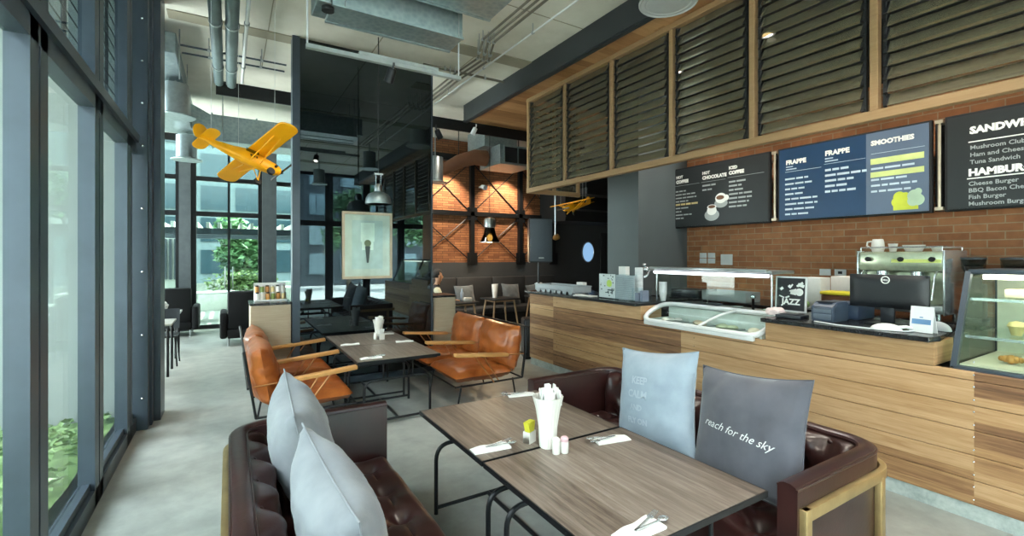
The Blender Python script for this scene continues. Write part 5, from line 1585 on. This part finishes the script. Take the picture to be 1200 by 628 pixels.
# ---- seated person
def person(label, loc, rz):
    t = thing('person', label, 'person', loc, rz)
    V = {}; E = []; Rr = {}
    def j(n, p, r): V[n] = Vector(p); Rr[n] = r
    # faces +x, sits with hips at z .55
    j('pelvis', (0, 0, .56), (.15, .13)); j('waist', (.02, 0, .72), (.13, .11)); j('chest', (.05, 0, .92), (.155, .115)); j('neck0', (.07, 0, 1.06), (.055, .055)); j('neck1', (.095, 0, 1.13), (.05, .05))
    j('jaw', (.12, 0, 1.19), (.075, .07)); j('head', (.11, 0, 1.27), (.092, .088)); j('crown', (.10, 0, 1.345), (.06, .06))
    chain = ['pelvis', 'waist', 'chest', 'neck0', 'neck1', 'jaw', 'head', 'crown']
    E += list(zip(chain, chain[1:]))
    for s, n in ((1, 'l'), (-1, 'r')):
        j('sh' + n, (.05, s * .19, 1.0), (.062, .062)); j('el' + n, (.14, s * .25, .76), (.046, .046)); j('wr' + n, (.34, s * .12, .765), (.031, .028)); j('pa' + n, (.42, s * .09, .765), (.040, .018))
        E += [('chest', 'sh' + n), ('sh' + n, 'el' + n), ('el' + n, 'wr' + n), ('wr' + n, 'pa' + n)]
        j('hp' + n, (.06, s * .10, .54), (.095, .09)); j('kn' + n, (.46, s * .13, .53), (.065, .065)); j('an' + n, (.44, s * .13, .09), (.042, .042)); j('to' + n, (.60, s * .14, .045), (.042, .03))
        E += [('pelvis', 'hp' + n), ('hp' + n, 'kn' + n), ('kn' + n, 'an' + n), ('an' + n, 'to' + n)]
        for q, (dy, L, bend) in enumerate(((-.027, .066, .018), (-.009, .074, .018), (.009, .070, .02), (.026, .056, .022))):
            a = 'f%s%d' % (n, q)
            j(a + 'a', (.455, s * .09 + dy, .768), (.0095, .0095)); j(a + 'b', (.455 + L * .55, s * .09 + dy * 1.15, .768 - bend * .3), (.0088, .0088)); j(a + 'c', (.455 + L, s * .09 + dy * 1.2, .768 - bend), (.0075, .0075))
            E += [('pa' + n, a + 'a'), (a + 'a', a + 'b'), (a + 'b', a + 'c')]
        a = 'th' + n
        j(a + 'a', (.395, s * .09 - s * .035, .762), (.011, .011)); j(a + 'b', (.44, s * .09 - s * .06, .757), (.009, .009))
        E += [('pa' + n, a + 'a'), (a + 'a', a + 'b')]
    names = list(V); me = bpy.data.meshes.new('body')
    me.from_pydata([V[n] for n in names], [(names.index(a), names.index(b)) for a, b in E], [])
    o = bpy.data.objects.new('body', me); COL.objects.link(o)
    sk = o.modifiers.new('skin', 'SKIN'); sk.use_smooth_shade = True
    for i, n in enumerate(names):
        me.skin_vertices[0].data[i].radius = Rr[n]; me.skin_vertices[0].data[i].use_root = (n == 'pelvis')
    ss = o.modifiers.new('round', 'SUBSURF'); ss.levels = 2; ss.render_levels = 2
    dg = bpy.context.evaluated_depsgraph_get(); dg.update()
    m2 = bpy.data.meshes.new_from_object(o.evaluated_get(dg))
    bpy.data.objects.remove(o)
    bm = bmesh.new(); bm.from_mesh(m2); bpy.data.meshes.remove(m2)
    # face: brow, nose, chin, eye hollows pushed into the head itself
    for v in bm.verts:
        p = v.co
        if p.z > 1.13 and p.x > .13:
            p.x += .030 * math.exp(-((p.y / .014) ** 2 + ((p.z - 1.235) / .022) ** 2))
            p.x += .012 * math.exp(-((p.y / .03) ** 2 + ((p.z - 1.165) / .018) ** 2))
            for s in (1, -1): p.x -= .010 * math.exp(-(((p.y - s * .032) / .016) ** 2 + ((p.z - 1.262) / .014) ** 2))
    mats = [M('#b98a6c', .6, name='skin'), M('#23252a', .85, name='dark_shirt'), M('#b9b59a', .85, name='beige_sleeve'), M('#2b3040', .85, name='dark_trousers')]
    bm.normal_update()
    for f in bm.faces:
        c = f.calc_center_median(); f.smooth = True
        if c.z > 1.085 or (c.x > .33 and c.z > .70): f.material_index = 0
        elif c.z > .60 and abs(c.y) > .16: f.material_index = 2
        elif c.z > .62: f.material_index = 1
        else: f.material_index = 3
    mm = bpy.data.meshes.new('body'); bm.to_mesh(mm); bm.free()
    b = bpy.data.objects.new('body', mm); COL.objects.link(b); b.parent = t
    for q in mats: mm.materials.append(q)
    h = MB(); h.sphere((.085, 0, 1.295), 1, (.108, .098, .105), 24, 16)
    bmesh.ops.delete(h.bm, geom=[v for v in h.bm.verts if v.co.x > .135 and v.co.z < 1.325 or v.co.z < 1.21], context='VERTS')
    h.build('hair', M('#17130f', .7, bscale=60, bstr=.6), t)
    e = MB()
    for s in (1, -1): e.sphere((.105, s * .092, 1.245), .026, (.7, .35, 1.1), 10, 8)
    e.build('ears', mats[0], t)
    e = MB()
    for s in (1, -1): e.sphere((.193, s * .032, 1.262), .010, n=10, m=8)
    e.build('eyes', MT['matt_black'], t)
    e = MB(); e.sphere((.196, 0, 1.195), .016, (.3, 1, .3), 10, 6); e.build('lips', M('#8d5347', .6), t)
person('dark haired person in a dark top with beige sleeves seated at a cafe table', (3.46, 8.72, 0), -.15)
bx = thing('stool', 'low dark stool under the seated person', 'stool', (3.44, 8.72, 0))
MB().bb(-.2, .2, -.2, .2, .40, .46, .02).build('seat', M('#25282b', .6), bx)
for sx in (1, -1):
    for sy in (1, -1): MB().tube([(sx * .16, sy * .16, .40), (sx * .19, sy * .19, 0)], .014, 8).build('leg', MT['wood_leg'], bx)

# ---- far seating by the glazed doors
def dark_sofa(label, loc, rz, L=1.5):
    t = thing('lounge_sofa', label, 'sofa', loc, rz)
    mt = M('#0f1012', .8, spec=.25)
    MB().bb(0, L, 0, .8, .14, .30, .02).build('base', mt, t); 
    m = MB()
    n = max(1, round(L / .75))
    for i in range(n): m.bb(i * L / n + .01, (i + 1) * L / n - .01, .18, .80, .30, .45, .04)
    m.build('seat_cushion', mt, t)
    MB().bb(0, L, 0, .2, .30, 1.0, .05).build('backrest', mt, t)
    MB().bb(-.12, .0, 0, .8, .14, .62, .04).build('armrest', mt, t); MB().bb(L, L + .12, 0, .8, .14, .62, .04).build('armrest', mt, t)
    for x in (.02, L - .02):
        for y in (.06, .74): MB().cyl((x, y, 0), (x, y, .15), .018, n=8).build('leg', MT['steel_brushed'], t)
    return t
dark_sofa('dark lounge sofa with its back to the room before the far glazed doors', (-.02, 9.95, 0), 0, .72)
dark_sofa('dark lounge sofa beside the far side window', (-2.0, 11.55, 0), 0, 1.35)
def far_table(label, x, y):
    t = thing('side_table', label, 'table', (x, y, 0))
    MB().bb(-.32, .32, -.32, .32, .70, .73, .005).build('tabletop', M('#a9aaa3', .35), t)
    for sx in (1, -1):
        for sy in (1, -1): MB().cyl((sx * .27, sy * .27, 0), (sx * .27, sy * .27, .70), .016, n=8).build('leg', MT['steel_black'], t)
    MB().bb(-.28, .28, -.28, .28, .66, .70).build('apron', MT['steel_black'], t, False)
    return t
ft = far_table('square grey cafe table beyond the window column, nearer one', -.98, 8.15)
dup(ft, (-1.0, 9.5, 0), label='square grey cafe table beyond the window column, farther one')
def far_chair(label, x, y, rz):
    t = thing('dining_chair', label, 'chair', (x, y, 0), rz)
    MB().bb(-.2, .2, -.2, .2, .43, .46, .01).build('seat', MT['plastic_dark'], t)
    m = MB(); m.grid(lambda a, b: Vector((-.2 - .08 * b - .04 * math.cos((a - .5) * 2.4), (a - .5) * .4, .52 + b * .30)), 10, 6)
    bmesh.ops.solidify(m.bm, geom=list(m.bm.faces), thickness=.015)
    m.build('backrest', MT['plastic_dark'], t)
    for sx in (1, -1):
        for sy in (1, -1): MB().tube([(sx * .17, sy * .17, .43), (sx * .21, sy * .20, 0)], .011, 8).build('leg', MT['steel_black'], t)
    m = MB()
    for sy in (1, -1): m.tube([(-.18, sy * .17, .45), (-.25, sy * .17, .56)], .010, 8)
    m.build('back_support', MT['steel_black'], t)
    return t
fc = far_chair('dark chair on the near side of the nearer grey cafe table', -.98, 7.55, PI / 2)
dup(fc, (-.86, 8.78, 0), -PI / 2, 'dark chair between the two grey cafe tables')
simple('glass_bowl', 'white bowl of flowers on the farther grey cafe table', 'bowl', MB().lathe([(.04, 0), (.09, .06), (.11, .12), (.10, .12), (.035, .01)], (-.95, 9.5, .731), 20).sphere((-.95, 9.5, .86), .09, (1, 1, .7), 14, 10), MT['white'])
fl = thing('flower_vase', 'white flowers in a vase beside the far dark sofa', 'vase', (.98, 9.85, 0))
MB().bb(-.09, .09, -.09, .09, 0, .45, .01).build('stand', M('#6f7a80', .5), fl)
MB().lathe([(.05, .45), (.07, .55), (.05, .66), (.045, .66), (.06, .55), (.0, .46)], n=20).build('vase', MT['glass_case'], fl)
m = MB(); R_ = random.Random(2)
for _ in range(22): m.sphere((R_.gauss(0, .06), R_.gauss(0, .06), .76 + R_.gauss(0, .05)), .032, n=8, m=6)
m.build('flowers', MT['white'], fl)
# ------------------------------------------------------------------ outside
struct('ground', MB().bb(-14, -.9, -9, 6.06, -.3, -.06).bb(-14, 14, 12.75, 32, -.3, -.03)  , concrete('outdoor_paving', [(.3, lin('#7b7f79')), (.7, lin('#9a9d97'))], .7, .8), label='pale paving outside the glass')
struct('ground_bounce_terrace', MB().bb(-14, 16, -19, -9, -.3, -.06).bb(-.9, 16, -9, -3.6, -.3, -.06), concrete('bounce_terrace', [(.3, lin('#d9d8d2')), (.7, lin('#ecebe6'))], .7, .8), label='unseen terrace coloured near white to bounce daylight onto the ceiling')  # ground out of view, kept near white as a daylight reflector
def leaf_mass(mb, c, s, n, size, rng, shell=.55):
    for _ in range(n):
        d = Vector((rng.gauss(0, 1), rng.gauss(0, 1), rng.gauss(0, 1))).normalized() * (shell + (1 - shell) * rng.random())
        p = Vector((c[0] + d.x * s[0], c[1] + d.y * s[1], c[2] + d.z * s[2]))
        R = Matrix.Rotation(rng.uniform(0, 6.28), 3, 'Z') @ Matrix.Rotation(rng.uniform(-1.1, 1.1), 3, 'X') @ Matrix.Rotation(rng.uniform(-.8, .8), 3, 'Y')
        q = [R @ Vector(v) * size * rng.uniform(.6, 1.3) for v in ((-.5, 0, 0), (0, .28, .06), (.5, 0, 0), (0, -.28, .06))]
        mb.bm.faces.new([mb.bm.verts.new(p + v) for v in q])
rng = random.Random(11)
m = MB()
for i in range(9000):
    x = rng.uniform(-5.5, -.98); y = rng.uniform(.5, 6.0)
    z = -.06 + .16 * (1 + noise.noise(Vector((x * 1.3, y * 1.3, 0)))) + .05 * rng.random()
    R = Matrix.Rotation(rng.uniform(0, 6.28), 3, 'Z') @ Matrix.Rotation(rng.uniform(-.9, .9), 3, 'X') @ Matrix.Rotation(rng.uniform(-.7, .7), 3, 'Y')
    sz = rng.uniform(.05, .11)
    m.bm.faces.new([m.bm.verts.new(Vector((x, y, z)) + (R @ Vector(v)) * sz) for v in ((-.5, 0, 0), (0, .3, .1), (.5, 0, 0), (0, -.3, .1))])
m.grid(lambda a, b: Vector((-5.6 + a * 4.66, .4 + b * 5.6, -.06 + .13 * (1 + noise.noise(Vector(((-5.6 + a * 4.66) * 1.3, (.4 + b * 5.6) * 1.3, 0)))))), 40, 40)
tag(m.build('ground_cover', MT['leaf'], None, False, weld=False), 'low bright green ground cover outside the window wall', 'plants', kind='stuff')
def tree(label, x, y, h, r, mat, seed):
    R = random.Random(seed)
    t = thing('tree', label, 'tree', (x, y, -.05))
    b = MB(); b.tube([(0, 0, 0), (.06, .03, h * .4), (0, .05, h * .8)], .1, 10, rs=[.12, .09, .03])
    for _ in range(6):
        a = R.uniform(0, 6.28); z = h * R.uniform(.4, .7)
        b.tube([(.04, .03, z), (r * .6 * math.cos(a), r * .6 * math.sin(a), z + h * .2)], .03, 6, rs=[.035, .012])
    b.build('trunk', M('#6a5a48', .8), t)
    c = MB()
    for _ in range(9):
        a = R.uniform(0, 6.28); q = r * R.uniform(.1, .65)
        leaf_mass(c, (q * math.cos(a), q * math.sin(a), h * R.uniform(.5, 1.0)), (r * .5, r * .5, r * .45), 330, .28, R, .3)
    c.build('crown', mat, t, False, weld=False)
tree('low bright leafy tree beyond the far glazed doors, behind the patio', .2, 19.6, 2.6, 1.2, MT['leaf_dark'], 1)
tree('bright leafy tree beyond the far glazed doors, towards the bar side', 4.2, 20.8, 4.6, 1.9, MT['leaf_dark'], 2)
tree('bright leafy tree beyond the far glazed doors, towards the window side', -3.9, 21.0, 4.2, 1.8, MT['leaf_dark'], 3)
pg = thing('pergola', 'white slatted pergola over the patio beyond the far doors', 'pergola', (0, 0, 0))
for x in (-2.2, 2.6):
    for y in (14.2, 17.6): MB().bb(x - .07, x + .07, y - .07, y + .07, -.05, 2.2).build('post', MT['steel'], pg, False)
MB().bb(-2.4, 2.8, 14.1, 14.25, 2.2, 2.36).bb(-2.4, 2.8, 17.55, 17.7, 2.2, 2.36).build('beam', MT['steel'], pg, False)
m = MB()
for i in range(22): m.bb(-2.4 + i * .24, -2.33 + i * .24, 13.9, 17.9, 2.36, 2.50)
m.build('slats', M('#b9bfba', .6), pg, False)
bd = thing('office_building', 'tall blue grey building with gridded windows beyond the patio', 'building', (0, 0, 0))
MB().bb(-9, 9, 27, 30, -.05, 13).build('wall', M('#5f7076', .7), bd, False)
m = MB()
for i in range(12):
    for j in range(8): m.bb(-8.4 + i * 1.45, -7.25 + i * 1.45, 26.93, 27.0, .8 + j * 1.55, 1.95 + j * 1.55)
m.build('windows', M('#2f444e', .15, .2), bd, False)
wl = thing('garden_wall', 'white garden wall with a dark slatted panel beyond the patio', 'wall', (0, 0, 0))
MB().bb(-3.2, -.95, 18.4, 18.6, -.05, 2.3).bb(-.95, 3.6, 18.45, 18.6, -.05, .75).build('wall', M('#9ea5a0', .7), wl, False)
m = MB()
for i in range(5): m.bb(-1.75 + i * .13, -1.68 + i * .13, 18.33, 18.4, .9, 2.2)
m.build('slats', MT['steel'], wl, False)
def patio_set(x, y, lb):
    t = thing('patio_table', 'pale patio table, ' + lb, 'table', (x, y, -.03))
    MB().bb(-.5, .5, -.4, .4, .70, .74, .006).build('tabletop', MT['white'], t)
    for sx in (1, -1):
        for sy in (1, -1): MB().bb(sx * .44 - .025, sx * .44 + .025, sy * .34 - .025, sy * .34 + .025, 0, .70).build('leg', MT['white'], t, False)
    for s in (1, -1):
        b = thing('patio_bench', 'pale patio bench, %s side of the table %s' % ('bar' if s > 0 else 'window', lb), 'bench', (x + s * .82, y, -.03))
        MB().bb(-.18, .18, -.45, .45, .40, .45, .006).build('seat', M('#cfd2c9', .6), b)
        for sy in (1, -1): MB().bb(-.15, .15, sy * .4 - .025, sy * .4 + .025, 0, .40).build('leg', MT['steel'], b, False)
patio_set(-.35, 14.6, 'by the doors')
patio_set(1.5, 15.9, 'farther out under the pergola')
pn = thing('planter', 'long pale planter of green plants beyond the patio tables', 'planter', (.4, 17.3, -.03))
MB().bb(-1.2, 1.2, -.2, .2, 0, .55, .01).build('box', M('#b9bdb6', .6), pn)
m = MB(); leaf_mass(m, (0, 0, .85), (1.15, .3, .4), 1200, .16, random.Random(9), .1); m.build('foliage', MT['leaf'], pn, False, weld=False)

b2_ = thing('street_building', 'dark gridded building across the street facing the window wall', 'building', (0, 0, 0))
MB().bb(-12, 16, -19, -16, -.3, 9).build('wall', M('#454f55', .7), b2_, False)
m = MB()
for i in range(16):
    for j in range(5): m.bb(-11.4 + i * 1.7, -10.2 + i * 1.7, -16, -15.94, .6 + j * 1.7, 1.8 + j * 1.7)
m.build('windows', M('#8aa0a8', .2, .2), b2_, False)
for i, (x, y, h) in enumerate(((1.0, -11, 4.2), (5.2, -12, 4.8), (8.5, -10, 4.4), (-3.5, -12.5, 4.6))):
    tree('street tree outside the window wall facing the bar, ' + ('before the sofas', 'before the bar counter', 'beyond the brick wall', 'beyond the court')[i], x, y, h, 1.7, MT['leaf_dark'], 20 + i)
# ------------------------------------------------------------------ daylight, camera
W = bpy.data.worlds.new('daylight'); S.world = W; W.use_nodes = True
nt = W.node_tree; nt.nodes.clear()
wo = nt.nodes.new('ShaderNodeOutputWorld'); bg = nt.nodes.new('ShaderNodeBackground')
tcw = nt.nodes.new('ShaderNodeTexCoord'); sx = nt.nodes.new('ShaderNodeSeparateXYZ'); rp_ = nt.nodes.new('ShaderNodeValToRGB')
nt.links.new(tcw.outputs['Generated'], sx.inputs[0]); nt.links.new(sx.outputs['Z'], rp_.inputs[0])
rp_.color_ramp.elements[0].position = 0; rp_.color_ramp.elements[0].color = (.93, .96, .95, 1)
rp_.color_ramp.elements[1].position = .8; rp_.color_ramp.elements[1].color = (.82, .91, 1, 1)
nt.links.new(rp_.outputs[0], bg.inputs[0]); bg.inputs[1].default_value = 10.0
nt.links.new(bg.outputs[0], wo.inputs[0])

cd = bpy.data.cameras.new('camera'); cam = bpy.data.objects.new('camera', cd); COL.objects.link(cam)
cam.location = (0, 0, 1.65); cam.rotation_euler = (PI / 2, 0, -math.radians(31.26))
cd.sensor_width = 36; cd.lens = 36 * 547 / 1200; cd.shift_y = -14 / 1200; cd.clip_start = .02; cd.clip_end = 200
S.camera = cam
sd = bpy.data.lights.new('sun', 'SUN'); sd.energy = 22; sd.angle = .02; sd.color = (1, .96, .9)
so = bpy.data.objects.new('sun', sd); COL.objects.link(so); so.rotation_euler = Vector((-.62, -.25, -1)).to_track_quat('-Z', 'Y').to_euler()
S.view_settings.view_transform = 'Standard'; S.view_settings.look = 'None'
S.view_settings.gamma = 1; S.view_settings.use_curve_mapping = False
S.view_settings.exposure = 0.95
S.cycles.use_denoising = True
S.cycles.max_bounces = 10; S.cycles.diffuse_bounces = 5; S.cycles.glossy_bounces = 5; S.cycles.transmission_bounces = 6; S.cycles.transparent_max_bounces = 24
S.cycles.sample_clamp_indirect = 6; S.cycles.caustics_reflective = False; S.cycles.caustics_refractive = False
